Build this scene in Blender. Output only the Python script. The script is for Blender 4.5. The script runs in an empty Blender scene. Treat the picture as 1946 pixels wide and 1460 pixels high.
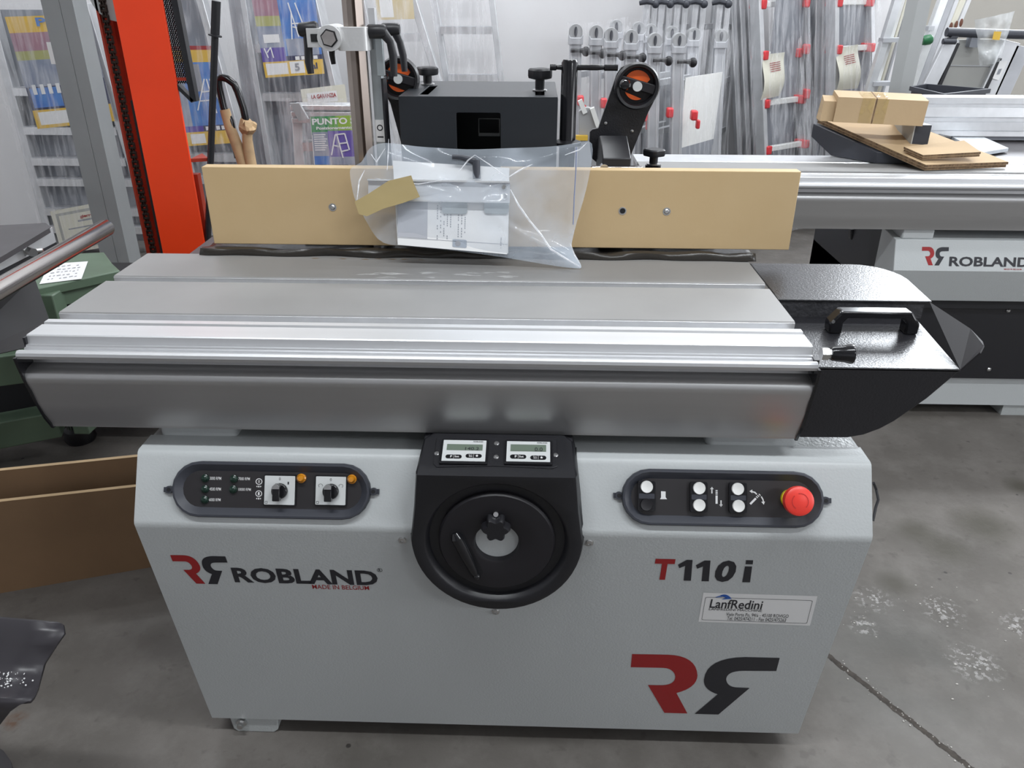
import bpy, bmesh, math, random
from mathutils import Vector, Matrix, noise
from mathutils.geometry import tessellate_polygon
random.seed(7)
S = bpy.context.scene
COL = S.collection
V = Vector
# ------------------------------------------------------------------ camera
FPX, CX, CY = 1503.15, 973.0, 730.0
CAM = V((0.1813, -1.5261, 1.3710))
PITCH, YAW, ROLL = 0.4583, -0.0296, -0.0024
_r0 = V((math.cos(YAW), -math.sin(YAW), 0))
_fw = math.cos(PITCH) * V((math.sin(YAW), math.cos(YAW), 0)) + V((0, 0, -math.sin(PITCH)))
_d0 = _fw.cross(_r0)
_rt = math.cos(ROLL) * _r0 + math.sin(ROLL) * _d0
_dn = -math.sin(ROLL) * _r0 + math.cos(ROLL) * _d0
cd = bpy.data.cameras.new('camera')
cam = bpy.data.objects.new('camera', cd)
COL.objects.link(cam)
cd.sensor_fit = 'HORIZONTAL'; cd.sensor_width = 36.0; cd.lens = FPX / 1946 * 36
cd.clip_start = 0.02; cd.clip_end = 60
mw = Matrix.Identity(4)
for i in range(3):
    mw[i][0] = _rt[i]; mw[i][1] = -_dn[i]; mw[i][2] = -_fw[i]; mw[i][3] = CAM[i]
cam.matrix_world = mw
S.camera = cam
# ------------------------------------------------------------------ world, light, exposure
S.view_settings.view_transform = 'Standard'; S.view_settings.look = 'None'
S.view_settings.gamma = 1.0; S.view_settings.use_curve_mapping = False
S.view_settings.exposure = 0.04
S.cycles.transparent_max_bounces = 32
S.cycles.max_bounces = 8
wd = bpy.data.worlds.new('world'); S.world = wd; wd.use_nodes = True
wd.node_tree.nodes['Background'].inputs[0].default_value = (0.75, 0.85, 1.0, 1)
wd.node_tree.nodes['Background'].inputs[1].default_value = 0.6
def area(name, loc, target, sx, sy, power, col=(1, 1, 1)):
    l = bpy.data.lights.new(name, 'AREA'); l.shape = 'RECTANGLE'; l.size = sx; l.size_y = sy
    l.energy = power; l.color = col
    o = bpy.data.objects.new(name, l); COL.objects.link(o); o.location = loc
    o.rotation_euler = (V(target) - V(loc)).to_track_quat('-Z', 'Y').to_euler()
    return o
CEIL = 4.2
LAMPS = [(-1.9, 2.5, 48), (0.6, 2.5, 56), (2.9, 2.3, 56), (-1.7, 0.2, 9), (2.7, 0.5, 36), (-0.4, -1.3, 48), (1.6, -1.3, 46), (-1.2, -6.0, 3), (3.6, -4.2, 52)]
for lx, ly, lp in LAMPS:
    area('tube_light', (lx, ly, CEIL - 0.45), (lx, ly, 0), 1.5, 0.14, lp, (0.93, 0.97, 1.0))
WINX0, WINX1, WINZ0, WINZ1, WINY = 2.75, 5.4, 2.3, 3.6, 4.98
area('unseen_window_daylight', ((WINX0 + WINX1) / 2, WINY + 0.02, (WINZ0 + WINZ1) / 2), ((WINX0 + WINX1) / 2 - 0.6, 0, 1.9),
     WINX1 - WINX0, WINZ1 - WINZ0, 290, (0.9, 0.95, 1.0))
area('unseen_window_daylight', (5.98, -2.0, 1.9), (0.5, -1.2, 0.6), 2.6, 2.0, 85, (0.95, 0.97, 1.0))  # added unseen source that brightens the right-hand side

# ------------------------------------------------------------------ pixel helpers: a photo pixel and one known coordinate give a place in the room
def ray(px, py):
    return _rt * ((px - CX) / FPX) + _dn * ((py - CY) / FPX) + _fw
def at(px, py, x=None, y=None, z=None, lean=0.0):
    d = ray(px, py)
    if x is not None: t = (x - CAM.x) / d.x
    elif y is not None: t = (y + lean * CAM.z - CAM.y) / (d.y - lean * d.z)
    else: t = (z - CAM.z) / d.z
    return CAM + d * t
class Frame:
    """a flat surface: origin, u to the right, w up the slope, n outwards"""
    def __init__(s, o, u, w):
        s.o = V(o); s.u = V(u).normalized(); w = V(w); s.n = s.u.cross(w).normalized(); s.w = s.n.cross(s.u)
    def pt(s, u, w, n=0.0): return s.o + s.u * u + s.w * w + s.n * n
    def px(s, px, py, n=0.0):
        d = ray(px, py); o = s.o + s.n * n
        t = (o - CAM).dot(s.n) / d.dot(s.n); p = CAM + d * t - o
        return p.dot(s.u), p.dot(s.w)
class Quad:
    """four corners (tl, tr, br, bl): a sheet that print is laid out on"""
    def __init__(s, tl, tr, br, bl): s.c = [V(c) for c in (tl, tr, br, bl)]; s.n = (s.c[1] - s.c[0]).cross(s.c[0] - s.c[3]).normalized()
    def pt(s, a, b, n=0.0):
        tl, tr, br, bl = s.c
        return (tl * (1 - a) + tr * a) * (1 - b) + (bl * (1 - a) + br * a) * b + s.n * n

# ------------------------------------------------------------------ materials
MATS = {}
def mat(name, col, rough=0.5, metal=0.0, var=0.0, vscale=8.0, bump=0.0, bscale=200.0, spec=0.5, coat=0.0, stretch=None, emit=0.0, col2=None):
    if name in MATS: return MATS[name]
    m = bpy.data.materials.new(name); m.use_nodes = True; nt = m.node_tree; b = nt.nodes['Principled BSDF']
    b.inputs['Base Color'].default_value = (*col, 1); b.inputs['Roughness'].default_value = rough
    b.inputs['Metallic'].default_value = metal; b.inputs['Specular IOR Level'].default_value = spec
    if coat: b.inputs['Coat Weight'].default_value = coat; b.inputs['Coat Roughness'].default_value = 0.12
    if emit: b.inputs['Emission Color'].default_value = (*col, 1); b.inputs['Emission Strength'].default_value = emit
    if var or bump or col2:
        tc = nt.nodes.new('ShaderNodeTexCoord'); mp = nt.nodes.new('ShaderNodeMapping')
        nt.links.new(tc.outputs['Object'], mp.inputs[0])
        if stretch: mp.inputs['Scale'].default_value = stretch
        if var or col2:
            n = nt.nodes.new('ShaderNodeTexNoise'); n.inputs['Scale'].default_value = vscale; n.inputs['Detail'].default_value = 5
            nt.links.new(mp.outputs[0], n.inputs['Vector'])
            r = nt.nodes.new('ShaderNodeMapRange'); r.inputs[1].default_value = 0.3; r.inputs[2].default_value = 0.7
            nt.links.new(n.outputs['Fac'], r.inputs[0])
            mx = nt.nodes.new('ShaderNodeMix'); mx.data_type = 'RGBA'
            c2 = col2 or tuple(min(1, c * (1 + var)) for c in col); c1 = col if col2 else tuple(c * (1 - var) for c in col)
            mx.inputs[6].default_value = (*c1, 1); mx.inputs[7].default_value = (*c2, 1)
            nt.links.new(r.outputs[0], mx.inputs[0]); nt.links.new(mx.outputs[2], b.inputs['Base Color'])
        if bump:
            n2 = nt.nodes.new('ShaderNodeTexNoise'); n2.inputs['Scale'].default_value = bscale; n2.inputs['Detail'].default_value = 2
            nt.links.new(mp.outputs[0], n2.inputs['Vector'])
            bp = nt.nodes.new('ShaderNodeBump'); bp.inputs['Strength'].default_value = bump; bp.inputs['Distance'].default_value = 0.002
            nt.links.new(n2.outputs['Fac'], bp.inputs['Height']); nt.links.new(bp.outputs[0], b.inputs['Normal'])
    MATS[name] = m; return m
def film(name, col, lo, hi, scale, stretch=(1, 1, 1), rough=0.12):
    """thin clear plastic: mostly see-through, whitish and shiny where it folds"""
    if name in MATS: return MATS[name]
    m = bpy.data.materials.new(name); m.use_nodes = True; nt = m.node_tree; b = nt.nodes['Principled BSDF']; out = nt.nodes['Material Output']
    b.inputs['Base Color'].default_value = (*col, 1); b.inputs['Roughness'].default_value = rough
    tc = nt.nodes.new('ShaderNodeTexCoord'); mp = nt.nodes.new('ShaderNodeMapping'); mp.inputs['Scale'].default_value = stretch
    nt.links.new(tc.outputs['Object'], mp.inputs[0])
    n = nt.nodes.new('ShaderNodeTexNoise'); n.inputs['Scale'].default_value = scale; n.inputs['Detail'].default_value = 3
    nt.links.new(mp.outputs[0], n.inputs['Vector'])
    r = nt.nodes.new('ShaderNodeMapRange'); r.inputs[1].default_value = 0.42; r.inputs[2].default_value = 0.72
    r.inputs[3].default_value = lo; r.inputs[4].default_value = hi
    nt.links.new(n.outputs['Fac'], r.inputs[0])
    bp = nt.nodes.new('ShaderNodeBump'); bp.inputs['Strength'].default_value = 0.5; bp.inputs['Distance'].default_value = 0.01
    nt.links.new(n.outputs['Fac'], bp.inputs['Height']); nt.links.new(bp.outputs[0], b.inputs['Normal'])
    t = nt.nodes.new('ShaderNodeBsdfTransparent'); mx = nt.nodes.new('ShaderNodeMixShader')
    nt.links.new(r.outputs[0], mx.inputs[0]); nt.links.new(t.outputs[0], mx.inputs[1]); nt.links.new(b.outputs[0], mx.inputs[2])
    nt.links.new(mx.outputs[0], out.inputs['Surface'])
    MATS[name] = m; return m
M_PAINT = mat('light grey textured paint', (0.50, 0.522, 0.527), 0.40, bump=0.16, bscale=260)
M_PLATE = mat('light grey casting paint', (0.42, 0.44, 0.44), 0.32, bump=0.35, bscale=170)
M_ALU = mat('anodised aluminium', (0.50, 0.50, 0.505), 0.40, 0.85, var=0.04, vscale=30, stretch=(0.05, 1, 1))
M_RAIL = mat('rail aluminium', (0.62, 0.625, 0.64), 0.4, 0.7, var=0.04, vscale=30, stretch=(0.05, 1, 1))
M_ALUTOP = mat('worn aluminium table', (0.275, 0.272, 0.27), 0.55, 0.3, var=0.05, vscale=6)
M_ALUB = mat('bright aluminium', (0.80, 0.81, 0.83), 0.34, 0.75, var=0.05, vscale=25)
M_LAD = mat('ladder aluminium', (0.66, 0.67, 0.69), 0.42, 0.5, var=0.1, vscale=12)
M_LADD = mat('shaded ladder aluminium', (0.50, 0.51, 0.54), 0.45, 0.4, var=0.1, vscale=9)  # darker copy of the ladder aluminium, shade put into its colour
M_BLACK = mat('black plastic', (0.012, 0.012, 0.015), 0.42, bump=0.05, bscale=500)
M_BLACKG = mat('glossy black plastic', (0.010, 0.010, 0.012), 0.16)
M_BLACKP = mat('black powder coat', (0.016, 0.016, 0.019), 0.3, bump=0.25, bscale=300)
M_HOOD = mat('black enamel', (0.020, 0.023, 0.028), 0.36, bump=0.05, bscale=200, spec=0.4)
M_WHEEL = mat('matt black plastic', (0.010, 0.009, 0.012), 0.5)
M_BEZEL = mat('charcoal plastic', (0.040, 0.043, 0.055), 0.45)
M_FACE = mat('dark faceplate', (0.022, 0.020, 0.022), 0.45)
M_INK = mat('black print', (0.018, 0.018, 0.024), 0.45)
M_RED = mat('dark red print', (0.33, 0.012, 0.014), 0.4)
M_WHITE = mat('white print', (0.75, 0.75, 0.75), 0.5)
M_BTN = mat('white plastic', (0.82, 0.82, 0.80), 0.35)
M_ESTOP = mat('red stop plastic', (0.80, 0.045, 0.03), 0.38)
M_YEL = mat('yellow plastic', (0.65, 0.50, 0.01), 0.4)
M_AMBER = mat('amber lens', (0.62, 0.24, 0.01), 0.15, coat=1.0)
M_GREENL = mat('dark green lens', (0.004, 0.022, 0.014), 0.25)
M_STEEL = mat('zinc steel', (0.62, 0.62, 0.62), 0.28, 1.0)
M_CHROME = mat('polished steel', (0.56, 0.53, 0.51), 0.2, 1.0, var=0.1, vscale=40, stretch=(1, 0.1, 1))
M_BROWNST = mat('brown steel bar', (0.34, 0.29, 0.26), 0.32, 0.9, var=0.12, vscale=18, stretch=(1, 1, 0.2))
M_GALV = mat('galvanised steel', (0.50, 0.55, 0.57), 0.35, 0.7, var=0.08, vscale=14)
M_CAST = mat('cast aluminium', (0.72, 0.72, 0.72), 0.4, 0.6, bump=0.3, bscale=60)
M_LCD = mat('lcd screen', (0.15, 0.19, 0.15), 0.2)
M_SILV = mat('silver label', (0.66, 0.68, 0.68), 0.4, 0.1)
M_MDF = mat('mdf board', (0.56, 0.40, 0.21), 0.55, col2=(0.60, 0.44, 0.245), vscale=5, bump=0.05, bscale=150)
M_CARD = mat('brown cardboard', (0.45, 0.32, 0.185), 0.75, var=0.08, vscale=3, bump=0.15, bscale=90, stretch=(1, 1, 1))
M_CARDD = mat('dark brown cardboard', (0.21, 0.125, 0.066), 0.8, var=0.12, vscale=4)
M_CARDE = mat('corrugated edge', (0.16, 0.10, 0.055), 0.9, var=0.5, vscale=120)
M_TAPE = mat('brown tape', (0.33, 0.21, 0.06), 0.2, coat=0.6)
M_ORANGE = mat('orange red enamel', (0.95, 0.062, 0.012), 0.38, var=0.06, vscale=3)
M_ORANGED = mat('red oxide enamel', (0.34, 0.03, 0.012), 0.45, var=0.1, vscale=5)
M_ORP = mat('orange plastic', (0.83, 0.13, 0.02), 0.4)
M_CHAIN = mat('oily chain steel', (0.045, 0.03, 0.025), 0.4, 0.7)
M_POST = mat('grey painted post', (0.29, 0.305, 0.31), 0.5, var=0.08, vscale=3)
M_POSTL = mat('pale grey painted post', (0.37, 0.38, 0.38), 0.5, var=0.05, vscale=3)
M_GREEN = mat('green machine paint', (0.105, 0.155, 0.105), 0.45, var=0.18, vscale=6)
M_IRON = mat('dark cast iron', (0.085, 0.08, 0.085), 0.42, 0.4, var=0.12, vscale=10)
M_IROND = mat('black cast iron', (0.018, 0.017, 0.019), 0.65, 0.0, var=0.15, vscale=8)
M_DARK = mat('near black recess shade', (0.008, 0.008, 0.010), 0.7)  # near black that puts the shade of gaps and hollows into the colour
M_TRAY = mat('charcoal sheet metal', (0.040, 0.037, 0.043), 0.34)
M_PAPER = mat('white paper', (0.80, 0.80, 0.80), 0.7)
M_PAPERO = mat('ivory paper', (0.70, 0.68, 0.58), 0.7)
M_PRINTG = mat('grey print', (0.30, 0.31, 0.34), 0.7)
M_PY = mat('yellow print', (0.72, 0.46, 0.06), 0.5)
M_PB = mat('blue print', (0.06, 0.16, 0.50), 0.5, col2=(0.10, 0.27, 0.62), vscale=14)
M_PBD = mat('navy print', (0.03, 0.035, 0.09), 0.5)
M_PM = mat('mauve print', (0.30, 0.17, 0.24), 0.5, col2=(0.42, 0.22, 0.26), vscale=9)
M_PV = mat('olive print', (0.40, 0.40, 0.16), 0.5)
M_PGB = mat('grey blue print', (0.20, 0.24, 0.34), 0.5, col2=(0.38, 0.40, 0.46), vscale=10)
M_PG = mat('green print', (0.02, 0.26, 0.07), 0.45)
M_PGL = mat('lime print', (0.27, 0.45, 0.04), 0.45)
M_PVI = mat('violet print', (0.11, 0.07, 0.36), 0.45)
M_REDP = mat('red plastic', (0.72, 0.05, 0.06), 0.4)
M_HINGE = mat('grey hinge plastic', (0.36, 0.365, 0.375), 0.45)
M_PANELG = mat('grey panel', (0.26, 0.275, 0.31), 0.5)
M_BEIGE = mat('grey board', (0.40, 0.40, 0.38), 0.55)
M_KRAFT = mat('kraft paper', (0.50, 0.34, 0.19), 0.8, var=0.2, vscale=18, bump=0.5, bscale=40)
M_BPLAST = mat('black plastic sheet', (0.028, 0.024, 0.020), 0.28, bump=0.6, bscale=40)
M_FILM = film('wrapping film', (0.86, 0.86, 0.90), 0.03, 0.34, 3.2, (14, 14, 1.3))
M_FILM2 = film('heavy wrapping film', (0.88, 0.88, 0.92), 0.05, 0.40, 4.0, (10, 10, 1.0))
M_FILM3 = film('thin wrapping film', (0.86, 0.86, 0.90), 0.02, 0.24, 4.0, (10, 10, 1.0))
M_BAG = film('polythene bag', (0.70, 0.77, 0.86), 0.17, 0.46, 7.0, (1, 1, 1), 0.08)
M_BAGT = film('small clear bag', (0.80, 0.83, 0.85), 0.35, 0.7, 9.0, (1, 1, 1), 0.1)
M_LAMP = mat('lamp diffuser', (0.95, 0.97, 1.0), 0.5, emit=3.0)

# ------------------------------------------------------------------ mesh builder
WORLD = {}      # world location of every object (nothing is rotated: meshes carry their own orientation)
class MB:
    def __init__(s): s.v = []; s.f = []; s.m = []
    def add(s, vs, fs, mi=0):
        o = len(s.v); s.v += [V(v) for v in vs]; s.f += [[i + o for i in f] for f in fs]; s.m += [mi] * len(fs); return s
    def box(s, x0, x1, y0, y1, z0, z1, mi=0):
        return s.add([(x, y, z) for x in (x0, x1) for y in (y0, y1) for z in (z0, z1)],
                     [(0, 1, 3, 2), (4, 6, 7, 5), (0, 4, 5, 1), (2, 3, 7, 6), (0, 2, 6, 4), (1, 5, 7, 3)], mi)
    def fbox(s, fr, u0, u1, w0, w1, n0, n1, mi=0):
        return s.add([fr.pt(u, w, n) for u in (u0, u1) for w in (w0, w1) for n in (n0, n1)],
                     [(0, 1, 3, 2), (4, 6, 7, 5), (0, 4, 5, 1), (2, 3, 7, 6), (0, 2, 6, 4), (1, 5, 7, 3)], mi)
    def bar(s, p0, p1, a, b, up=(0, 0, 1), mi=0):
        p0, p1 = V(p0), V(p1); d = (p1 - p0).normalized(); side = d.cross(V(up))
        if side.length < 1e-4: side = d.cross(V((0, 1, 0)))
        side = side.normalized() * a / 2; u = side.cross(d).normalized() * b / 2
        q = [p + i * side + j * u for p in (p0, p1) for i in (-1, 1) for j in (-1, 1)]
        return s.add(q, [(0, 1, 3, 2), (4, 6, 7, 5), (0, 4, 5, 1), (2, 3, 7, 6), (0, 2, 6, 4), (1, 5, 7, 3)], mi)
    def lathe(s, prof, o, ax, n=24, mi=0, closed=False):
        o, ax = V(o), V(ax).normalized(); e1 = ax.orthogonal().normalized(); e2 = ax.cross(e1)
        vs = []
        for r, h in prof:
            for k in range(n):
                a = 2 * math.pi * k / n; vs.append(o + ax * h + (e1 * math.cos(a) + e2 * math.sin(a)) * max(r, 1e-5))
        fs = []
        m = len(prof)
        for i in range(m if closed else m - 1):
            j = (i + 1) % m
            for k in range(n):
                fs.append((i * n + k, i * n + (k + 1) % n, j * n + (k + 1) % n, j * n + k))
        if not closed:
            fs.append(tuple(range(n))[::-1]); fs.append(tuple(range((m - 1) * n, m * n)))
        return s.add(vs, fs, mi)
    def cyl(s, p0, p1, r, r1=None, n=20, mi=0):
        p0, p1 = V(p0), V(p1); return s.lathe([(r, 0), (r if r1 is None else r1, (p1 - p0).length)], p0, p1 - p0, n, mi)
    def tube(s, pts, r, n=12, mi=0, cap=True):
        pts = [V(p) for p in pts]; rs = r if isinstance(r, (list, tuple)) else [r] * len(pts); vs = []; fs = []
        d = (pts[1] - pts[0]).normalized(); e1 = d.orthogonal().normalized()
        for i, p in enumerate(pts):
            t = (pts[min(i + 1, len(pts) - 1)] - pts[max(i - 1, 0)]).normalized()
            e1 = (e1 - t * e1.dot(t)).normalized(); e2 = t.cross(e1)
            vs += [p + (e1 * math.cos(2 * math.pi * k / n) + e2 * math.sin(2 * math.pi * k / n)) * rs[i] for k in range(n)]
        for i in range(len(pts) - 1):
            fs += [(i * n + k, i * n + (k + 1) % n, (i + 1) * n + (k + 1) % n, (i + 1) * n + k) for k in range(n)]
        if cap: fs += [tuple(range(n))[::-1], tuple(range((len(pts) - 1) * n, len(pts) * n))]
        return s.add(vs, fs, mi)
    def loft(s, rings, mi=0, cap0=False, cap1=False):
        n = len(rings[0]); vs = [p for r in rings for p in r]; fs = []
        for i in range(len(rings) - 1):
            fs += [(i * n + k, i * n + (k + 1) % n, (i + 1) * n + (k + 1) % n, (i + 1) * n + k) for k in range(n)]
        if cap0: fs.append(tuple(range(n))[::-1])
        if cap1: fs.append(tuple(range((len(rings) - 1) * n, len(rings) * n)))
        return s.add(vs, fs, mi)
    def flat(s, fr, outer, holes=(), n=0.0, mi=0):
        """flat outline with holes on a frame (function or Frame)"""
        P = fr.pt; loops = [outer, *holes]; tris = tessellate_polygon([[V((a, b, 0)) for a, b in l] for l in loops])
        allp = [p for l in loops for p in l]
        return s.add([P(a, b, n) for a, b in allp], [tuple(t) for t in tris], mi)
    def prism(s, fr, outer, n0, n1, holes=(), mi=0):
        s.flat(fr, outer, holes, n0, mi); s.flat(fr, outer, holes, n1, mi)
        for l in (outer, *holes):
            k = len(l); s.add([fr.pt(a, b, n) for n in (n0, n1) for a, b in l], [(i, (i + 1) % k, k + (i + 1) % k, k + i) for i in range(k)], mi)
        return s
    def exx(s, prof, x0, x1, mi=0):
        """outline in y, z pushed along x"""
        return s.prism(FX, prof, x0, x1, (), mi)
    def grid(s, fn, nu, nv, mi=0):
        return s.add([fn(i / nu, j / nv) for j in range(nv + 1) for i in range(nu + 1)],
                     [(j * (nu + 1) + i, j * (nu + 1) + i + 1, (j + 1) * (nu + 1) + i + 1, (j + 1) * (nu + 1) + i) for j in range(nv) for i in range(nu)], mi)
    def sphere(s, c, r, n=16, mi=0, sc=(1, 1, 1)):
        c = V(c); prof = [(math.sin(math.pi * i / 8), -math.cos(math.pi * i / 8)) for i in range(9)]
        o = len(s.v); s.lathe(prof, (0, 0, 0), (0, 0, 1), n, mi)
        for i in range(o, len(s.v)): p = s.v[i]; s.v[i] = c + V((p.x * sc[0], p.y * sc[1], p.z * sc[2])) * r
        return s
    def build(s, name, m, parent=None, bevel=0.0, smooth=35, solid=0.0, kind=None):
        lo = V([min(v[i] for v in s.v) for i in range(3)]); hi = V([max(v[i] for v in s.v) for i in range(3)])
        c = (lo + hi) / 2
        if parent is None: c.z = lo.z
        me = bpy.data.meshes.new(name); me.from_pydata([v - c for v in s.v], [], s.f)
        for x in (m if isinstance(m, (list, tuple)) else [m]): me.materials.append(x)
        me.polygons.foreach_set('material_index', s.m)
        bm = bmesh.new(); bm.from_mesh(me); bmesh.ops.remove_doubles(bm, verts=bm.verts, dist=1e-6)
        bmesh.ops.recalc_face_normals(bm, faces=bm.faces); bm.to_mesh(me); bm.free()
        if smooth: me.shade_smooth(); me.set_sharp_from_angle(angle=math.radians(smooth))
        o = bpy.data.objects.new(name, me); COL.objects.link(o); WORLD[o.name] = c.copy()
        if parent is not None: o.parent = parent; o.location = c - WORLD[parent.name]
        else: o.location = c
        if solid: md = o.modifiers.new('thickness', 'SOLIDIFY'); md.thickness = solid; md.offset = 0
        if bevel: md = o.modifiers.new('bevel', 'BEVEL'); md.width = bevel; md.segments = 2; md.limit_method = 'ANGLE'; md.angle_limit = math.radians(40)
        if kind: o['kind'] = kind
        return o
class _FX:
    @staticmethod
    def pt(a, b, n=0.0): return V((n, a, b))
FX = _FX()
class _FZ:
    @staticmethod
    def pt(a, b, n=0.0): return V((a, b, n))
FZ = _FZ()
class _FY:
    @staticmethod
    def pt(a, b, n=0.0): return V((a, n, b))
FY = _FY()
def thing(name, label, cat, loc, group=None):
    o = bpy.data.objects.new(name, None); COL.objects.link(o); o.location = loc; o.empty_display_size = 0.1
    WORLD[o.name] = V(loc); return tag(o, label, cat, group)
def tag(o, label, cat, group=None):
    o['label'] = label; o['category'] = cat
    if group: o['group'] = group
    return o
def struct(o): o['kind'] = 'structure'; return o
def circle(cx, cy, r, n=28, ry=None): return [(cx + r * math.cos(2 * math.pi * k / n), cy + (ry or r) * math.sin(2 * math.pi * k / n)) for k in range(n)]
def rrect(x0, y0, x1, y1, r, k=5):
    p = []
    for cx, cy, a0 in ((x1 - r, y1 - r, 0), (x0 + r, y1 - r, 90), (x0 + r, y0 + r, 180), (x1 - r, y0 + r, 270)):
        p += [(cx + r * math.cos(math.radians(a0 + 90 * i / k)), cy + r * math.sin(math.radians(a0 + 90 * i / k))) for i in range(k + 1)]
    return p
_TXT = {}
def glyphs(text, bold, shear):
    key = (text, bold, shear)
    if key not in _TXT:
        c = bpy.data.curves.new('t', 'FONT'); c.body = text; c.resolution_u = 3; c.offset = bold; c.shear = shear; c.fill_mode = 'FRONT'
        o = bpy.data.objects.new('t', c); COL.objects.link(o); dg = bpy.context.evaluated_depsgraph_get(); dg.update()
        me = bpy.data.meshes.new_from_object(o.evaluated_get(dg))
        vs = [v.co.copy() for v in me.vertices]; fs = [tuple(p.vertices) for p in me.polygons]
        bpy.data.objects.remove(o); bpy.data.curves.remove(c); bpy.data.meshes.remove(me)
        x0 = min(v.x for v in vs); x1 = max(v.x for v in vs); y0 = min(v.y for v in vs); y1 = max(v.y for v in vs)
        _TXT[key] = ([((v.x - x0) / (x1 - x0), (v.y - y0) / (y1 - y0)) for v in vs], fs)
    return _TXT[key]
def letter(mb, text, fr, u0, w0, u1, w1, n=0.0006, bold=0.0, shear=0.0, mi=0):
    """print text into the box u0..u1, w0..w1 of a surface"""
    vs, fs = glyphs(text, bold, shear); mb.add([fr.pt(u0 + a * (u1 - u0), w0 + b * (w1 - w0), n) for a, b in vs], fs, mi); return mb
def letter_px(mb, text, fr, x0, y0, x1, y1, n=0.0006, **k):
    u0, w1 = fr.px(x0, y0); u1, w0 = fr.px(x1, y1)
    ym = (y0 + y1) / 2; ul, wl = fr.px(x0, ym); ur, wr = fr.px(x1, ym); _, wt = fr.px((x0 + x1) / 2, y0); _, wb = fr.px((x0 + x1) / 2, y1)
    return letter(mb, text, fr, ul, wb, ur, wt, n, **k)

# ------------------------------------------------------------------ the setting
def floor_material():
    m = bpy.data.materials.new('worn concrete'); m.use_nodes = True; nt = m.node_tree; b = nt.nodes['Principled BSDF']
    L = nt.links.new; N = nt.nodes.new
    tc = N('ShaderNodeTexCoord')
    def noise_(scale, detail=6, rough=0.6):
        n = N('ShaderNodeTexNoise'); n.inputs['Scale'].default_value = scale; n.inputs['Detail'].default_value = detail; n.inputs['Roughness'].default_value = rough
        L(tc.outputs['Object'], n.inputs['Vector']); return n.outputs['Fac']
    def rng(x, a, b_, c=0.0, d=1.0):
        r = N('ShaderNodeMapRange'); L(x, r.inputs[0]); r.inputs[1].default_value = a; r.inputs[2].default_value = b_; r.inputs[3].default_value = c; r.inputs[4].default_value = d; return r.outputs[0]
    def mix(f, a, b_):
        x = N('ShaderNodeMix'); x.data_type = 'RGBA'; L(f, x.inputs[0])
        for i, q in ((6, a), (7, b_)):
            if isinstance(q, tuple): x.inputs[i].default_value = (*q, 1)
            else: L(q, x.inputs[i])
        return x.outputs[2]
    def mul(a, b_):
        x = N('ShaderNodeMath'); x.operation = 'MULTIPLY'; L(a, x.inputs[0])
        if isinstance(b_, float): x.inputs[1].default_value = b_
        else: L(b_, x.inputs[1])
        return x.outputs[0]
    def blob(cx, cy, r0, r1, sy=1.0):
        mp = N('ShaderNodeMapping'); mp.inputs['Location'].default_value = (-(cx - 1.0), -(cy + 1.0) * sy, 0); mp.inputs['Scale'].default_value = (1, sy, 0)
        L(tc.outputs['Object'], mp.inputs[0]); ln = N('ShaderNodeVectorMath'); ln.operation = 'LENGTH'; L(mp.outputs[0], ln.inputs[0])
        return rng(ln.outputs['Value'], r0, r1, 1.0, 0.0)
    c = mix(rng(noise_(2.2), 0.35, 0.68), (0.093, 0.084, 0.075), (0.133, 0.121, 0.110))
    c = mix(mul(rng(noise_(9, 8, 0.7), 0.45, 0.75), 0.6), c, (0.185, 0.172, 0.159))
    c = mix(mul(rng(noise_(28, 4, 0.5), 0.62, 0.70), 0.45), c, (0.07, 0.062, 0.055))
    for px, py, r in ((1740, 1010, .06), (1800, 1045, .07), (1870, 1000, .09), (1700, 1110, .05), (1940, 925, .05)):
        p = at(px, py, z=0); c = mix(mul(blob(p.x, p.y, r * 0.3, r * 1.2), 0.8), c, (0.062, 0.056, 0.043))
    p = at(1700, 1270, z=0); c = mix(mul(mul(blob(p.x, p.y, 0.10, 0.28), rng(noise_(5), 0.3, 0.55)), 0.55), c, (0.085, 0.083, 0.076))
    chips = rng(noise_(75, 4, 0.65), 0.52, 0.58)
    for px, py, r in ((1790, 1160, .06), (1660, 1140, .055), (1850, 1260, .07), (1940, 1190, .05), (1640, 1190, .04)):
        p = at(px, py, z=0); c = mix(mul(blob(p.x, p.y, r * 0.3, r), chips), c, (0.33, 0.32, 0.31))
    p = at(28, 1370, z=0); c = mix(mul(blob(p.x, p.y, 0.005, 0.03), rng(noise_(40), 0.4, 0.6)), c, (0.10, 0.045, 0.02))
    vo = N('ShaderNodeTexVoronoi'); vo.inputs['Scale'].default_value = 11; L(tc.outputs['Object'], vo.inputs['Vector'])
    c = mix(mul(rng(vo.outputs['Distance'], 0.07, 0.05), rng(noise_(3.3), 0.5, 0.55)), c, (0.04, 0.036, 0.033))
    L(c, b.inputs['Base Color']); b.inputs['Roughness'].default_value = 0.55
    L(rng(noise_(4), 0.3, 0.7, 0.42, 0.7), b.inputs['Roughness'])
    bp = N('ShaderNodeBump'); bp.inputs['Strength'].default_value = 0.25; bp.inputs['Distance'].default_value = 0.004; L(noise_(40, 6, 0.7), bp.inputs['Height']); L(bp.outputs[0], b.inputs['Normal'])
    return m
M_FLOOR = floor_material()
M_WALL = mat('white wall paint', (0.72, 0.71, 0.72), 0.8, col2=(0.78, 0.775, 0.79), vscale=1.5, bump=0.08, bscale=60)
M_WALLB = mat('beige wall paint', (0.44, 0.42, 0.385), 0.8, var=0.05, vscale=1.2)
M_CEIL = mat('ceiling paint', (0.55, 0.55, 0.55), 0.85)
floor = MB().box(-4.0, 6.0, -8.0, 6.0, -0.15, 0.0).build('floor', M_FLOOR); struct(floor)
jp = []
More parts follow.
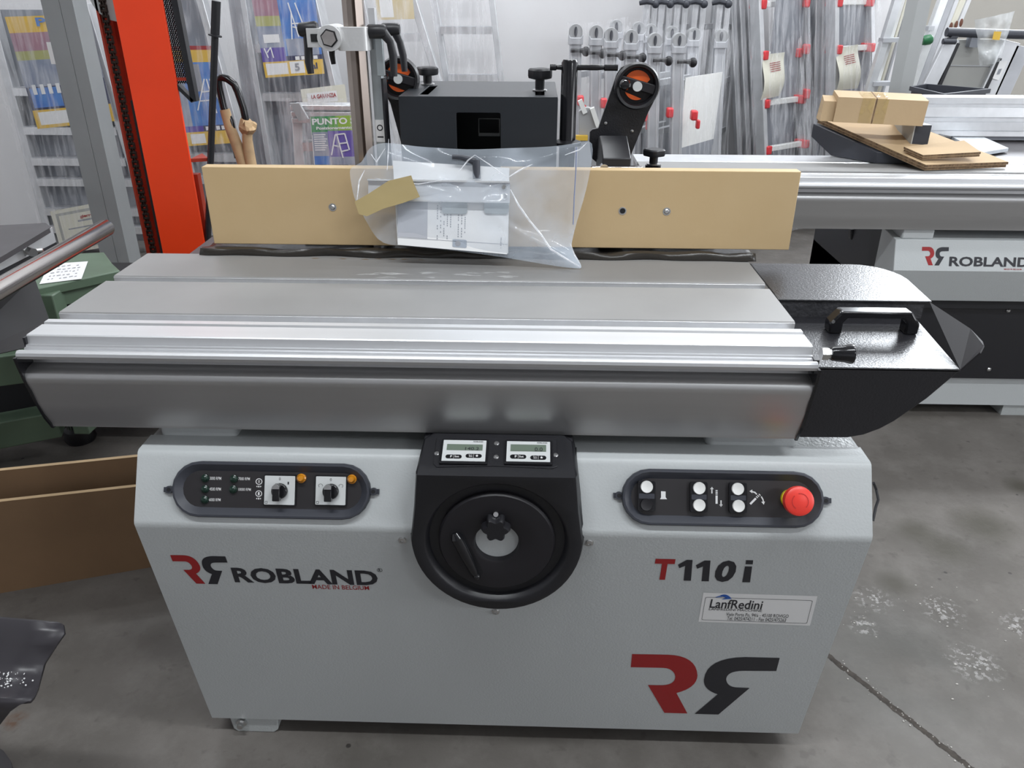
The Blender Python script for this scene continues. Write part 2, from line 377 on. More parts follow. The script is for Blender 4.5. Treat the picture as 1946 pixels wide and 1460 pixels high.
for k in range(41):
    t = k / 40; p = at(1560 + 330 * t, 1235 + 262 * t, z=0.0); jp.append(p + V((random.uniform(-.002, .002), random.uniform(-.002, .002), 0)))
mb = MB()
for a, b_ in zip(jp, jp[1:]):
    w = V((0.0052, 0.0052, 0)); mb.add([a - w * random.uniform(.6, 1.2), a + w * random.uniform(.6, 1.2), b_ + w, b_ - w], [(0, 1, 2, 3)])
for v in mb.v: v.z = 0.0006
mb.build('joint_gap', mat('gritty joint', (0.05, 0.042, 0.036), 0.9, var=0.4, vscale=60), floor, smooth=0)
mb = MB()
for k in range(60):
    t = random.random(); i_ = int(t * 39); p = jp[i_].lerp(jp[i_ + 1], random.random()) + V((random.gauss(0, .009), random.gauss(0, .009), 0)); r = random.uniform(.0006, .0022); mb.sphere((p.x, p.y, r * .4), r, 6, 0, (1, 1, .7))
for k in range(60):
    bx, by, br = random.choice(((1790, 1160, .05), (1660, 1145, .05), (1850, 1270, .07), (1930, 1195, .04), (1640, 1185, .03)))
    p = at(bx, by, z=0); r = random.uniform(.001, .0035); mb.sphere((p.x + random.gauss(0, br), p.y + random.gauss(0, br * .8), r * .2), r, 5, 0, (1, .7, .4))
mb.build('grit', mat('pale grit', (0.46, 0.44, 0.41), 0.9, var=0.3, vscale=90), floor, kind='stuff')
struct(MB().box(-4.0, 2.45, 3.9, 4.02, 0, CEIL).build('wall_back', M_WALL))
struct(MB().box(2.45, 2.55, 3.9, 5.1, 0, CEIL).build('wall_return', M_WALLB))
mb = MB(); mb.prism(FY, [(2.45, 0), (6.0, 0), (6.0, CEIL), (2.45, CEIL)], 5.0, 5.1, [[(WINX0, WINZ0), (WINX1, WINZ0), (WINX1, WINZ1), (WINX0, WINZ1)]])
struct(mb.build('wall_right_back', M_WALLB))
struct(MB().box(-4.1, -4.0, -8, 6, 0, CEIL).build('wall_left', M_WALL))
mb = MB(); mb.prism(FX, [(-8, 0), (6, 0), (6, CEIL), (-8, CEIL)], 6.0, 6.1, [[(-3.3, .9), (-.7, .9), (-.7, 2.9), (-3.3, 2.9)]]); struct(mb.build('wall_right', M_WALL))
mb = MB(); mb.prism(FX, [(-3.3, .9), (-.7, .9), (-.7, 2.9), (-3.3, 2.9)], 6.0, 6.08, [[(-3.24, .96), (-.76, .96), (-.76, 2.84), (-3.24, 2.84)]]); struct(mb.build('added_window', M_BTN))  # frame and opening added around the extra daylight, out of view
struct(MB().box(-4.0, -2.42, 3.42, 3.9, 0, CEIL).build('wall_left_back', M_WALL))
struct(MB().box(-4.0, 6.0, -8.1, -8.0, 0, CEIL).build('wall_front', M_WALL))
struct(MB().box(-4.1, 6.1, -8.1, 6.0, CEIL, CEIL + 0.1).build('ceiling', M_CEIL))
win = MB(); k = 0.06
win.prism(FY, [(WINX0, WINZ0), (WINX1, WINZ0), (WINX1, WINZ1), (WINX0, WINZ1)], 4.99, 5.09, [[(WINX0 + k, WINZ0 + k), (WINX1 - k, WINZ0 + k), (WINX1 - k, WINZ1 - k), (WINX0 + k, WINZ1 - k)]])
win = struct(win.build('window_1', M_BTN))
for i, (lx, ly, lp) in enumerate(LAMPS):
    t = thing('ceiling_light', 'long white fluorescent batten light number %d along the ceiling above the machines' % (i + 1), 'lamp', (lx, ly, CEIL - 0.43), 'fluorescent battens on the ceiling')
    t['label'] = ['white batten light over the left ladders', 'white batten light over the middle ladders', 'white batten light over the panel saw', 'white batten light over the green machine',
                  'white batten light over the right floor', 'white batten light above the photographer, left', 'white batten light above the photographer, right', 'white batten light far behind the photographer, left', 'white batten light behind the photographer near the right wall'][i]
    MB().box(lx - .78, lx + .78, ly - .09, ly + .09, CEIL - .43, CEIL - .36).build('housing', M_BTN, t)
    MB().box(lx - .6, lx - .58, ly - .01, ly + .01, CEIL - .36, CEIL).box(lx + .58, lx + .6, ly - .01, ly + .01, CEIL - .36, CEIL).build('suspension', M_STEEL, t)

# ================================================================== main machine
XC0, XC1 = -0.4625, 0.7226
YT, ZT, YK, ZK, YB, ZB = -0.4365, 0.6995, -0.4941, 0.5971, -0.3996, 0.045
FU = Frame((0, YK, ZK), (1, 0, 0), (0, YT - YK, ZT - ZK))      # upper front panel
FL = Frame((0, YB, ZB), (1, 0, 0), (0, YK - YB, ZK - ZB))      # lower front panel
def panel_y(z):
    return YK + (z - ZK) / (ZT - ZK) * (YT - YK) if z > ZK else YK + (z - ZK) / (ZB - ZK) * (YB - YK)
mach = thing('spindle_moulder', 'light grey spindle moulder with black handwheel and red and black lettering, in front', 'machine', (0.13, 0.0, 0.0))
prof = [(-0.385, 0.7015), (YT + 0.006, 0.7010), (YT + 0.001, 0.6985), (YT - 0.003, 0.692), (YK + 0.002, ZK + 0.006), (YK, ZK), (YK + 0.0012, ZK - 0.008), (YB, ZB)]
prof += [(YB + 0.004, ZB), (YK + 0.0055, ZK - 0.008), (YK + 0.0045, ZK), (YT + 0.003, 0.691), (YT + 0.008, 0.697), (-0.385, 0.6975)]
MB().exx(prof, XC0, XC1).build('front_panel', M_PAINT, mach)
for x, nm in ((XC0, 'left'), (XC1 - 0.004, 'right')):
    MB().exx([(YB + .004, ZB), (YK + .0046, ZK), (YT + .004, .690), (YT + .01, .697), (0.45, 0.697), (0.45, ZB)], x, x + 0.004).build('side_panel', M_PAINT, mach)
MB().box(XC0 + .004, XC1 - .004, 0.446, 0.45, ZB, .697).build('back_panel', M_PAINT, mach)
MB().box(XC0 + .004, XC1 - .004, -.385, .446, .680, .6985).build('top_plate', M_PLATE, mach, bevel=0.002)
MB().box(XC0 + .02, XC1 - .02, -.36, .44, .05, .07).build('floor_pan', M_DARK, mach)
# beam carriers between cabinet and sliding table
p0 = at(303, 824, y=-.385); p1 = at(448, 826, y=-.385)
for a, b_ in ((p0.x, p1.x), (0.47, 0.62)):
    MB().prism(FZ, rrect(a, -.385, b_, -.20, .012), .6985, .7345).build('beam_carrier', M_PAINT, mach, bevel=.003)
MB().box(-.30, .52, -.20, .44, .6985, .80).build('table_support', M_DARK, mach)
MB().box(-.52, .60, .006, .62, .86, .8975).build('fixed_table', M_IRON, mach, bevel=.002)
MB().box(-.30, .52, .02, .44, .80, .86).build('table_column', M_DARK, mach)
# feet
pa = at(441, 1390, z=0.0); pb = at(556, 1392, z=0.0)
for i, (x, y) in enumerate(((pa.x, pa.y), (0.50, -.24), (pa.x, .33), (0.50, .33))):
    f = MB().prism(FY, [(x + .003, .05), (x, .05), (x + .004, .008), (x + .012, 0), (x + .088, 0), (x + .097, .008), (x + .102, .05)], y, y + .09).build('foot', M_PLATE, mach, bevel=.002)
    if i == 0:
        q = V((x + .026, y, .030)); MB().lathe([(.011, 0), (.011, .006), (.0065, .006), (.0065, .016)], q, (0, -1, 0), 6).build('levelling_bolt', M_STEEL, f)
MB().tube([at(1660, 918, x=XC1 + .003), at(1665, 930, x=XC1 + .012), at(1669, 950, x=XC1 + .014), at(1664, 965, x=XC1 + .010), at(1659, 990, x=XC1 + .003)], .0022, 8).build('side_cable', M_BLACK, mach)
MB().box(XC1, XC1 + .018, -.40, -.375, .555, .566).build('cable_clip', M_BLACK, mach)

# ---- control panels (stadium bezels on the upper front panel)
def stadium(u0, u1, w0, w1, k=10):
    r = (w1 - w0) / 2; cw = (w0 + w1) / 2; p = []
    for i in range(k + 1): a = math.radians(-90 + 180 * i / k); p.append((u1 - r + r * math.cos(a), cw + r * math.sin(a)))
    for i in range(k + 1): a = math.radians(90 + 180 * i / k); p.append((u0 + r + r * math.cos(a), cw + r * math.sin(a)))
    return p
def bezel(xl, yl, xr, yr, xm, yt, yb, ears):
    u0, _ = FU.px(xl, yl); u1, _ = FU.px(xr, yr); _, w1 = FU.px(xm, yt); _, w0 = FU.px(xm, yb)
    def ring(d, n): return [FU.pt(a, b, n) for a, b in stadium(u0 + d, u1 - d, w0 + d, w1 - d)]
    b_ = MB().loft([ring(0, 0), ring(0, .009), ring(.0015, .0115), ring(.0045, .012), ring(.0065, .0105), ring(.0155, .0025)])
    b_ = b_.build('control_panel', M_BEZEL, mach)
    FUo = stadium(u0 + .0150, u1 - .0150, w0 + .0150, w1 - .0150)
    MB().flat(FU, FUo, n=.0026).build('faceplate', M_FACE, b_)
    for ex, ey in ears:
        eu, ew = FU.px(ex, ey); e = MB()
        e.prism(FU, circle(eu, ew, .0062, 18), 0, .006)
        e.prism(FU, [(eu - .009, ew - .004), (eu + .009, ew - .004), (eu + .009, ew + .004), (eu - .009, ew + .004)], 0, .004)
        e.build('fixing_ear', M_BEZEL, b_); MB().prism(FU, circle(eu, ew, .0034, 14), .006, .0064).build('ear_screw', M_DARK, b_)
    return b_
z1 = lambda x, y: (300 + x / 4.23, 840 + y / 4.23)
z3 = lambda x, y: (1140 + x / 3.475, 850 + y / 3.475)
cpl = bezel(*z1(133, 375), *z1(1717, 395), z1(900, 0)[0], z1(0, 163)[1], z1(0, 611)[1], [z1(100, 383), z1(1737, 398)])
cpl['label'] = 'charcoal oval panel with speed lamps and two rotary switches'
lt = MB()
for (x, y), s_ in zip(((380, 292), (380, 380), (378, 465), (612, 298), (607, 382)), ('3000 RPM', '4500 RPM', '6000 RPM', '7000 RPM', '10000 RPM')):
    u, w = FU.px(*z1(x, y), .004)
    MB().lathe([(.0064, 0), (.0064, .003), (.0052, .0036), (.0050, .0050), (.003, .0065), (0, .007)], FU.pt(u, w, .0026), FU.n, 18).build('speed_lamp', M_GREENL, cpl)
    ex = {'3000 RPM': (423, 280, 515, 305), '4500 RPM': (421, 366, 513, 391), '6000 RPM': (418, 452, 510, 476), '7000 RPM': (653, 284, 745, 308), '10000 RPM': (652, 370, 753, 393)}[s_]
    letter_px(lt, s_, FU, *z1(ex[0], ex[1]), *z1(ex[2], ex[3]), n=.0030, bold=.005)
for (x, y), ch in (((818, 318), '0'), ((816, 415), '1')):
    u, w = FU.px(*z1(x, y)); n_ = 20
    lt.flat(FU, circle(u, w, .0055, n_, .0052), [circle(u, w, .0042, n_, .0040)[::-1]], .0030)
    letter(lt, ch, FU, u - .0014, w - .0024, u + .0014, w + .0024, .0030, bold=.01)
    lt.flat(FU, [(u - .0045, w - .0080), (u - .0022, w - .0066), (u - .0022, w - .0094)], n=.0030); lt.flat(FU, [(u + .0045, w - .0080), (u + .0022, w - .0094), (u + .0022, w - .0066)], n=.0030)
    lt.flat(FU, rrect(u - .001, w - .0094, u + .001, w - .0066, .0003), n=.0030)
lt.build('speed_lettering', M_WHITE, cpl, smooth=0)
for corners, s_, tip in (((862, 271, 1098, 508), ('0', '1'), 0), ((1273, 277, 1507, 509), ('0', ''), 1)):
    u0, w1 = FU.px(*z1(corners[0], corners[1]), .006); u1, w0 = FU.px(*z1(corners[2], corners[3]), .006)
    MB().prism(FU, rrect(u0 - .002, w0 - .002, u1 + .002, w1 + .002, .002), .0026, .0055).build('switch_base', M_BLACKG, cpl)
    MB().prism(FU, rrect(u0, w0, u1, w1, .0012), .0055, .0068).build('switch_plate', M_SILV, cpl)
    cu, cw = (u0 + u1) / 2, (w0 + w1) / 2 - .001
    kb = MB(); kb.lathe([(.0128, 0), (.0128, .006), (.0118, .008), (0.003, .008)], FU.pt(cu + .001, cw, .0068), FU.n, 24)
    pr = [(cu - .0058, cw - .0150), (cu + .0058, cw - .0150), (cu + .0058, cw + .0085), (cu, cw + .0135), (cu - .0058, cw + .0085)]
    kb.prism(FU, pr, .0148, .0265); kb.build('switch_knob', M_BLACKG, cpl, bevel=.0012)
    MB().prism(FU, [(cu - .0056, cw + .0045), (cu + .0056, cw + .0045), (cu + .0056, cw + .0085), (cu, cw + .0134), (cu - .0056, cw + .0085)], .0262, .0280).build('switch_pointer', M_STEEL, cpl)
    sm = MB(); letter(sm, '0', FU, cu - .0014, w1 - .0068, cu + .0014, w1 - .0026, .0072)
    if tip == 0: letter(sm, '1', FU, cu + .0128, w1 - .0135, cu + .0150, w1 - .0092, .0072)
    else:
        for sg in (-1, 1):
            for i in range(9):
                a0 = math.radians(-60 + 30 * i); a1 = a0 + math.radians(24); c_ = (cu + sg * .0165, w1 - .0145); r0, r1 = .0030, .0036
                sm.flat(FU, [(c_[0] + sg * r * math.cos(a), c_[1] + r * math.sin(a) * .8) for r, a in ((r0, a0), (r1, a0), (r1, a1), (r0, a1))], n=.0072)
    sm.flat(FU, rrect(u0 + .0015, w0 + .0015, u0 + .0055, w0 + .0055, .0005), [rrect(u0 + .0021, w0 + .0021, u0 + .0049, w0 + .0049, .0004)[::-1]], .0072)
    sm.build('switch_lettering', M_INK, cpl, smooth=0)
for x, y in ((1153, 293), (1560, 300)):
    u, w = FU.px(*z1(x, y), .006)
    MB().lathe([(.0076, 0), (.0076, .004), (.006, .0055), (.006, .008), (.004, .011), (0, .012)], FU.pt(u, w, .0026), FU.n, 20).build('amber_lamp', M_AMBER, cpl)
cpr = bezel(*z3(140, 318), *z3(1467, 345), z3(800, 0)[0], z3(0, 151)[1], z3(0, 521)[1], [z3(125, 318), z3(1485, 352)])
cpr['label'] = 'charcoal oval panel with white push buttons and red stop button'
for (x0, y0, x1, y1), b1, b2, k2 in (((250, 222, 368, 425), (310, 263), (308, 380), 0), ((597, 228, 712, 432), (657, 272), (657, 385), 1), ((855, 232, 972, 438), (912, 277), (917, 390), 1)):
    u0, w1 = FU.px(*z3(x0, y0), .010); u1, w0 = FU.px(*z3(x1, y1), .010); um = (u0 + u1) / 2; wm = (w0 + w1) / 2
    hb = MB().prism(FU, rrect(u0, w0, u1, w1, .004), .0026, .0105); hb.build('button_block', M_BLACKG, cpr, bevel=.0015)
    MB().prism(FU, rrect(u0 + .002, wm - .004, u1 - .002, wm + .004, .001), .0105, .0112).build('button_bridge', M_BEZEL, cpr)
    for (bx, by), wh in ((b1, 1), (b2, k2)):
        u, w = FU.px(*z3(bx, by), .0125)
        MB().lathe([(.0098, 0), (.0098, .002), (.0091, .0034), (.0083, .0031), (0, .0026)], FU.pt(u, w, .0105), FU.n, 26).build('push_button', M_BTN if wh else M_WHEEL, cpr)
sy = MB()
def pxpoly(mb, fr, zf, pts, n=.0030): mb.flat(fr, [fr.px(*zf(x, y)) for x, y in pts], n=n)
pxpoly(sy, FU, z3, [(402, 290), (432, 292), (432, 330), (442, 343), (395, 343), (402, 330)])
for ax, ay, d in ((737, 285, -1), (797, 370, 1)):
    pxpoly(sy, FU, z3, [(ax - 4, ay - 20), (ax + 4, ay - 20), (ax + 4, ay + 20), (ax - 4, ay + 20)])
    pxpoly(sy, FU, z3, [(ax - 12, ay + d * 8), (ax, ay + d * 24), (ax + 12, ay + d * 8)])
pxpoly(sy, FU, z3, [(761, 318), (775, 318), (775, 373), (761, 373)])
for k in range(3): pxpoly(sy, FU, z3, [(761, 283 + k * 11), (775, 283 + k * 11), (775, 290 + k * 11), (761, 290 + k * 11)])
pxpoly(sy, FU, z3, [(985, 370), (1022, 332), (1032, 342), (994, 380)])
for k in range(3): pxpoly(sy, FU, z3, [(1026 + k * 9, 327 - k * 8), (1030 + k * 9, 322 - k * 8), (1041 + k * 9, 332 - k * 8), (1037 + k * 9, 337 - k * 8)])
pxpoly(sy, FU, z3, [(1000, 288), (1022, 294), (1036, 308), (1030, 314), (1018, 302), (1000, 297)]); pxpoly(sy, FU, z3, [(985, 290), (1003, 279), (1003, 304)])
pxpoly(sy, FU, z3, [(1058, 326), (1066, 324), (1078, 345), (1080, 360), (1072, 362), (1070, 348)]); pxpoly(sy, FU, z3, [(1062, 360), (1087, 358), (1079, 379)])
sy.build('button_symbols', M_WHITE, cpr, smooth=0, kind='stuff')
u, w = FU.px(*z3(1318, 358), .048)
st = MB().lathe([(.0150, 0), (.0150, .006), (.0105, .008), (.0105, .026), (.013, .026), (.013, .034)], FU.pt(u, w, .0026), FU.n, 28).build('stop_button_collar', M_YEL, cpr)
MB().lathe([(.016, .030), (.0225, .034), (.0232, .040), (.0222, .046), (.018, .0485), (0, .0495)], FU.pt(u, w, .0026), FU.n, 32).build('stop_button', M_ESTOP, cpr)
ar = MB()
for i in range(20):
    a0 = math.radians(-60 + 15 * i); a1 = a0 + math.radians(13)
    if 95 < (-60 + 15 * i) % 180 < 125: continue
    ar.flat(FU, [(u + r * math.cos(a), w + r * math.sin(a)) for r, a in ((.0118, a0), (.0128, a0), (.0128, a1), (.0118, a1))], n=.0523)
ar.build('stop_button_arrows', mat('dark red relief', (0.45, 0.02, 0.02), 0.5), cpr, smooth=0)

# ---- handwheel housing with two displays
YF = -0.512                                   # vertical front face
hc = at(944, 1031, y=YF + .006); HX, HZ = hc.x, hc.z; HR = 0.138
ZC = at(945, 906, y=YF).z                     # crease above the wheel
def y_front(z): return YF if z <= ZC else YF + (z - ZC) * (0.088 / 0.028)
ZTOP = ZC + 0.026
def outline(d=0.0, k=28):
    R_ = HR - d; p = []
    for i in range(k + 1):
        a = math.radians(180 + 180 * i / k); p.append((HX + R_ * math.cos(a), HZ + 0.004 + R_ * 1.02 * math.sin(a)))
    hw = 0.1215 - d
    p += [(HX + (R_ * .5 + hw * .5), HZ + (ZC - HZ) * .5), (HX + hw + .002, ZC), (HX + hw, ZC + .006), (HX + hw - .003, ZTOP - .004), (HX + hw - .016, ZTOP)]
    p += [(HX - hw + .016, ZTOP), (HX - hw + .003, ZTOP - .004), (HX - hw, ZC + .006), (HX - hw - .002, ZC), (HX - (R_ * .5 + hw * .5), HZ + (ZC - HZ) * .5)]
    return p
o0 = outline(0.0); o1 = outline(.006); NL = 31
rb = [V((x, (panel_y(z) if z < .697 else -.40) + .002, min(z, .7005) if z > .697 else z)) for x, z in outline(-.004)]
rb2 = [V((x, y_front(z) + .030, z)) for x, z in o0]
for a, b_ in zip(rb2, rb): a.y = min(a.y, b_.y - .004) if a.z < .69 else a.y
r1 = [V((x, y_front(z) + .009, z - (.004 if z > ZC + .004 else 0))) for x, z in o0]
r2 = [V((x, y_front(z) + .0015, z)) for x, z in outline(.0025)]
r3 = [V((x, y_front(z), z)) for x, z in o1]
hs = MB().loft([rb, rb2, r1, r2, r3])
RR = 0.1165
rec = [(HX + RR * math.cos(2 * math.pi * k / 48), HZ + RR * math.sin(2 * math.pi * k / 48)) for k in range(48)]
iL = [i for i, (x, z) in enumerate(o1) if z <= ZC + 1e-6]; iU = [i for i, (x, z) in enumerate(o1) if z >= ZC - 1e-6]
hs.flat(FY, [o1[i] for i in iL], [rec[::-1]], YF)
hs.add([V((o1[i][0], y_front(o1[i][1]), o1[i][1])) for i in iU], [tuple(range(len(iU)))])
rr = lambda r, y: [V((HX + r * math.cos(2 * math.pi * k / 48), y, HZ + r * math.sin(2 * math.pi * k / 48))) for k in range(48)]
hs.loft([rr(RR, YF), rr(RR - .003, YF + .002), rr(RR - .008, YF + .0145)])
hs.loft([rr(RR - .008, YF + .0145), rr(.030, YF + .0145)])
house = hs.build('handwheel_housing', M_BLACK, mach)
wl = MB(); R_ = .0935; yw = YF + .004
wl.loft([rr(R_, yw + .010), rr(R_, yw + .004), rr(R_ - .003, yw), rr(.075, yw - .001), rr(.040, yw - .001), rr(.0365, yw + .001), rr(.0345, yw + .010)])
wheel = wl.build('handwheel', M_WHEEL, mach)
MB().loft([rr(.0345, yw + .0098), rr(.020, yw + .0100), rr(.001, yw + .0100)]).build('hub_dish', M_PAINT, wheel)
kc = at(942, 1006, y=yw - .012); mb = MB(); st_ = []
for n_, sc in ((.030, .55), (.022, 1), (.006, 1.0), (.0, .86)):
    st_.append([V((kc.x + sc * (.0200 + .0032 * math.cos(6 * a)) * math.cos(a), yw - .018 + n_, kc.z + sc * (.0200 + .0032 * math.cos(6 * a)) * math.sin(a))) for a in [2 * math.pi * k / 48 for k in range(48)]])
mb.loft(st_, cap0=True, cap1=True); mb.build('star_knob', M_BLACK, wheel)
MB().cyl((kc.x, yw + .02, kc.z + .012), (kc.x, yw - .004, kc.z + .022), .004, n=12).build('knob_stud', M_STEEL, wheel)
ga = at(866, 1018, y=yw - .006); gb = at(905, 1094, y=yw - .006)
gd = (gb - ga).normalized(); gp = V((gd.z, 0, -gd.x))
GF = Frame((ga + gb) / 2 - V((0, (yw - .006) * 0, 0)), gd, gp); gl = (gb - ga).length / 2
gr = MB().flat(type('F', (), {'pt': staticmethod(lambda a, b, n=0.0: V((ga.x + gb.x, 0, ga.z + gb.z)) / 2 + V((0, yw - .0014, 0)) + gd * a + gp * b)}), rrect(-gl - .010, -.0115, gl + .008, .0115, .011), n=0)
gr.build('grip_groove', M_DARK, wheel)
MB().tube([ga + V((0, .002, 0)) - gd * .004, ga + gd * .004, (ga + gb) / 2, gb - gd * .012, gb - gd * .002], [.005, .0098, .0092, .0070, .0045], 16).build('folding_grip', M_BLACKG, wheel)
MB().sphere(gb + gd * .002, .0062, 12).build('grip_pivot', M_BLACKG, wheel)
# displays
dpt = lambda x, z: V((x, y_front(z), z))
FD = Frame((HX, YF, ZC), (1, 0, 0), (0, 0.088, 0.028))
zd = lambda x, y: (780 + x / 6.08, 810 + y / 6.08)
mb = MB(); pl = [FD.px(*zd(x, y)) for x, y in ((262, 440), (300, 480), (960, 466), (1640, 497), (1705, 470), (1690, 150), (300, 150))]
pl = [(a, min(b, .088)) for a, b in pl]; mb.prism(FD, pl, -.001, .0018); mb.build('display_plate', M_BEZEL if False else M_BLACKP, house, bevel=.0008)
for q, scr, pills, txt in (((385, 165, 880, 162, 862, 402, 357, 405), (425, 208, 832, 285), ((408, 330, 590, 377), (640, 323, 822, 370)), '140.2'),
                           ((1115, 168, 1612, 188, 1617, 420, 1108, 400), (1158, 212, 1568, 298), ((1152, 330, 1338, 380), (1385, 342, 1570, 392)), '0.0')):
    c4 = [FD.px(*zd(q[2 * i], q[2 * i + 1]), .006) for i in range(4)]
    u0 = min(c4[0][0], c4[3][0]) * .5 + max(c4[0][0], c4[3][0]) * .5; u1 = (c4[1][0] + c4[2][0]) / 2; w1 = (c4[0][1] + c4[1][1]) / 2; w0 = (c4[2][1] + c4[3][1]) / 2
    MB().prism(FD, rrect(u0 - .0035, w0 - .0045, u1 + .0035, w1 + .0035, .002), .0018, .0050).build('display_frame', M_BLACKG, house)
    MB().prism(FD, rrect(u0, w0, u1, w1, .0008), .005, .0060).build('digital_display', M_SILV, house)
    def uv(x, y): return FD.px(*zd(x, y), .006)
    a = uv(scr[0], scr[1]); b_ = uv(scr[2], scr[3]); MB().flat(FD, rrect(a[0], b_[1], b_[0], a[1], .0004), n=.0064).build('display_screen', M_LCD, house)
    dg_ = MB(); letter(dg_, txt, FD, a[0] + (b_[0] - a[0]) * (.52 if txt != '0.0' else .68), b_[1] + .0006, a[0] + (b_[0] - a[0]) * .9, a[1] - .006, .0068)
    letter(dg_, 'ROBLAND', FD, u0 + (u1 - u0) * .70, w1 - .0042, u0 + (u1 - u0) * .93, w1 - .0018, .0066, bold=.01)
    dg_.build('display_lettering', M_INK, house, smooth=0)
    for pi, pq in enumerate(pills):
        a = uv(pq[0], pq[1]); b_ = uv(pq[2], pq[3]); hgt = (a[1] - b_[1]); MB().prism(FD, rrect(a[0], b_[1], b_[0], a[1], hgt * .48), .006, .0066).build('display_key', M_BLACKG, house)
        t_ = MB(); mu = (a[0] + b_[0]) / 2; t_.flat(FD, [(mu - .0002, b_[1]), (mu + .0002, b_[1]), (mu + .0002, a[1]), (mu - .0002, a[1])], n=.0069)
        if pi == 0:
            letter(t_, 'F', FD, mu - .0052, b_[1] + hgt * .22, mu - .0022, a[1] - hgt * .22, .0069, bold=.02); letter(t_, 'Set', FD, mu + .0015, b_[1] + hgt * .25, mu + .0085, a[1] - hgt * .25, .0069, bold=.01)
        else:
            letter(t_, 'Inc', FD, mu - .0075, b_[1] + hgt * .5, mu - .0020, a[1] - hgt * .15, .0069); letter(t_, 'Abs', FD, mu - .0075, b_[1] + hgt * .15, mu - .0020, a[1] - hgt * .52, .0069)
            t_.flat(FD, [(mu + .0050 + (.0026 if k % 2 == 0 else .0011) * math.sin(k * math.pi / 5), (a[1] + b_[1]) / 2 + (.0030 if k % 2 == 0 else .0013) * math.cos(k * math.pi / 5)) for k in range(10)], n=.0069)
        t_.build('key_lettering', M_WHITE, house, smooth=0)
for x, y in ((996, 196), (990, 353), (306, 312), (1677, 332)):
    u, w = FD.px(*zd(x, y), .003); sc = MB().lathe([(.0042, 0), (.0042, .001), (.003, .002), (0, .0022)], FD.pt(u, w, .0018), FD.n, 16).build('plate_screw', M_STEEL, house)
def screw(mb_name, fr, px, py, r, parent):
    u, w = fr.px(px, py); MB().lathe([(r * 1.15, 0), (r * 1.15, .0008), (r, .001), (r, .003), (r * .6, .0042), (r * .45, .0042), (r * .4, .0022), (0, .0022)], fr.pt(u, w, 0), fr.n, 18).build(mb_name, M_STEEL, parent)
for x, y in ((765, 1026), (1120, 1031), (942, 1162)): screw('panel_screw', FL, x, y, .0062, mach)

# ---- lettering and logos on the lower panel
def bez(p0, p1, p2, k=8): return [(p0[0] * (1 - t) ** 2 + 2 * p1[0] * t * (1 - t) + p2[0] * t * t, p0[1] * (1 - t) ** 2 + 2 * p1[1] * t * (1 - t) + p2[1] * t * t) for t in [i / k for i in range(k + 1)]]
# outlines of the double-R emblem in units of its own width (0..1) and height (0..1)
E_RED = [(125, 105), (290, 108)] + bez((290, 108), (425, 112), (429, 205)) + bez((429, 205), (425, 262), (331, 286)) + [(382, 381), (275, 378), (199, 249), (265, 250)] + bez((265, 250), (326, 248), (326, 208)) + bez((326, 208), (318, 172), (270, 169)) + [(119, 166)]
E_BLK = [(811, 123), (795, 184), (640, 183)] + bez((640, 183), (566, 184), (562, 222)) + bez((562, 222), (566, 258), (612, 260)) + [(671, 263), (526, 386), (416, 383), (523, 292)] + bez((523, 292), (455, 270), (459, 224)) + bez((459, 224), (470, 122), (650, 119))
def dedupe(p): return [q for i, q in enumerate(p) if i == 0 or abs(q[0] - p[i - 1][0]) + abs(q[1] - p[i - 1][1]) > .5]
E_RED, E_BLK = dedupe(E_RED), dedupe(E_BLK)
zl = lambda x, y: (1150 + x / 2.445, 1200 + y / 2.445)
er = [FL.px(*zl(x, y)) for x, y in E_RED]; eb = [FL.px(*zl(x, y)) for x, y in E_BLK]
_u0 = min(a for a, b in er); _u1 = max(a for a, b in eb); _w0 = min(b for a, b in er + eb); _w1 = max(b for a, b in er + eb)
er = [((a - _u0) / (_u1 - _u0), (b - _w0) / (_w1 - _w0)) for a, b in er]; eb = [((a - _u0) / (_u1 - _u0), (b - _w0) / (_w1 - _w0)) for a, b in eb]
def emblem(fr, u0, w0, u1, w1, parent, n=.0006):
    g = lambda l: [(u0 + a * (u1 - u0), w0 + b * (w1 - w0)) for a, b in l]
    e = MB().flat(fr, g(er), n=n, mi=0).flat(fr, g(eb), n=n, mi=1).build('logo', [M_RED, M_INK], parent, smooth=0); e['label'] = 'red and black double letter emblem'; return e
emblem(FL, _u0, _w0, _u1, _w1, mach)
a = FL.px(*z1(145, 1030)); b_ = FL.px(*z1(580, 1030)); t_ = FL.px(*z1(360, 913)); d_ = FL.px(*z1(360, 1140))
emblem(FL, a[0], d_[1], b_[0], t_[1], mach)
mb = MB(); letter_px(mb, 'ROBLAND', FL, *z1(607, 1021), *z1(1765, 1141), bold=.035, mi=0); letter_px(mb, 'R', FL, *z1(1775, 1018), *z1(1792, 1042), bold=.01, mi=0)
u, w = FL.px(*z1(1783, 1030)); mb.flat(FL, circle(u, w, .0046), [circle(u, w, .0039)[::-1]], .0006)
mb.build('brand_lettering', M_INK, mach, smooth=0)
mb = MB(); letter_px(mb, 'MADE IN BELGIUM', FL, *z1(1243, 1151), *z1(1697, 1185), bold=.004); mb.build('origin_lettering', M_RED, mach, smooth=0)
mb = MB(); letter_px(mb, 'T', FL, *z3(357, 737), *z3(488, 875), bold=.045, mi=0)
letter_px(mb, '0', FL, *z3(762, 747), *z3(897, 890), bold=.045, shear=.07, mi=1)
for q_ in (((965, 745), (1012, 746), (1009, 773), (962, 772)), ((958, 786), (1005, 787), (991, 892), (940, 891))): mb.flat(FL, [FL.px(*z3(x, y)) for x, y in q_], n=.0006, mi=1)
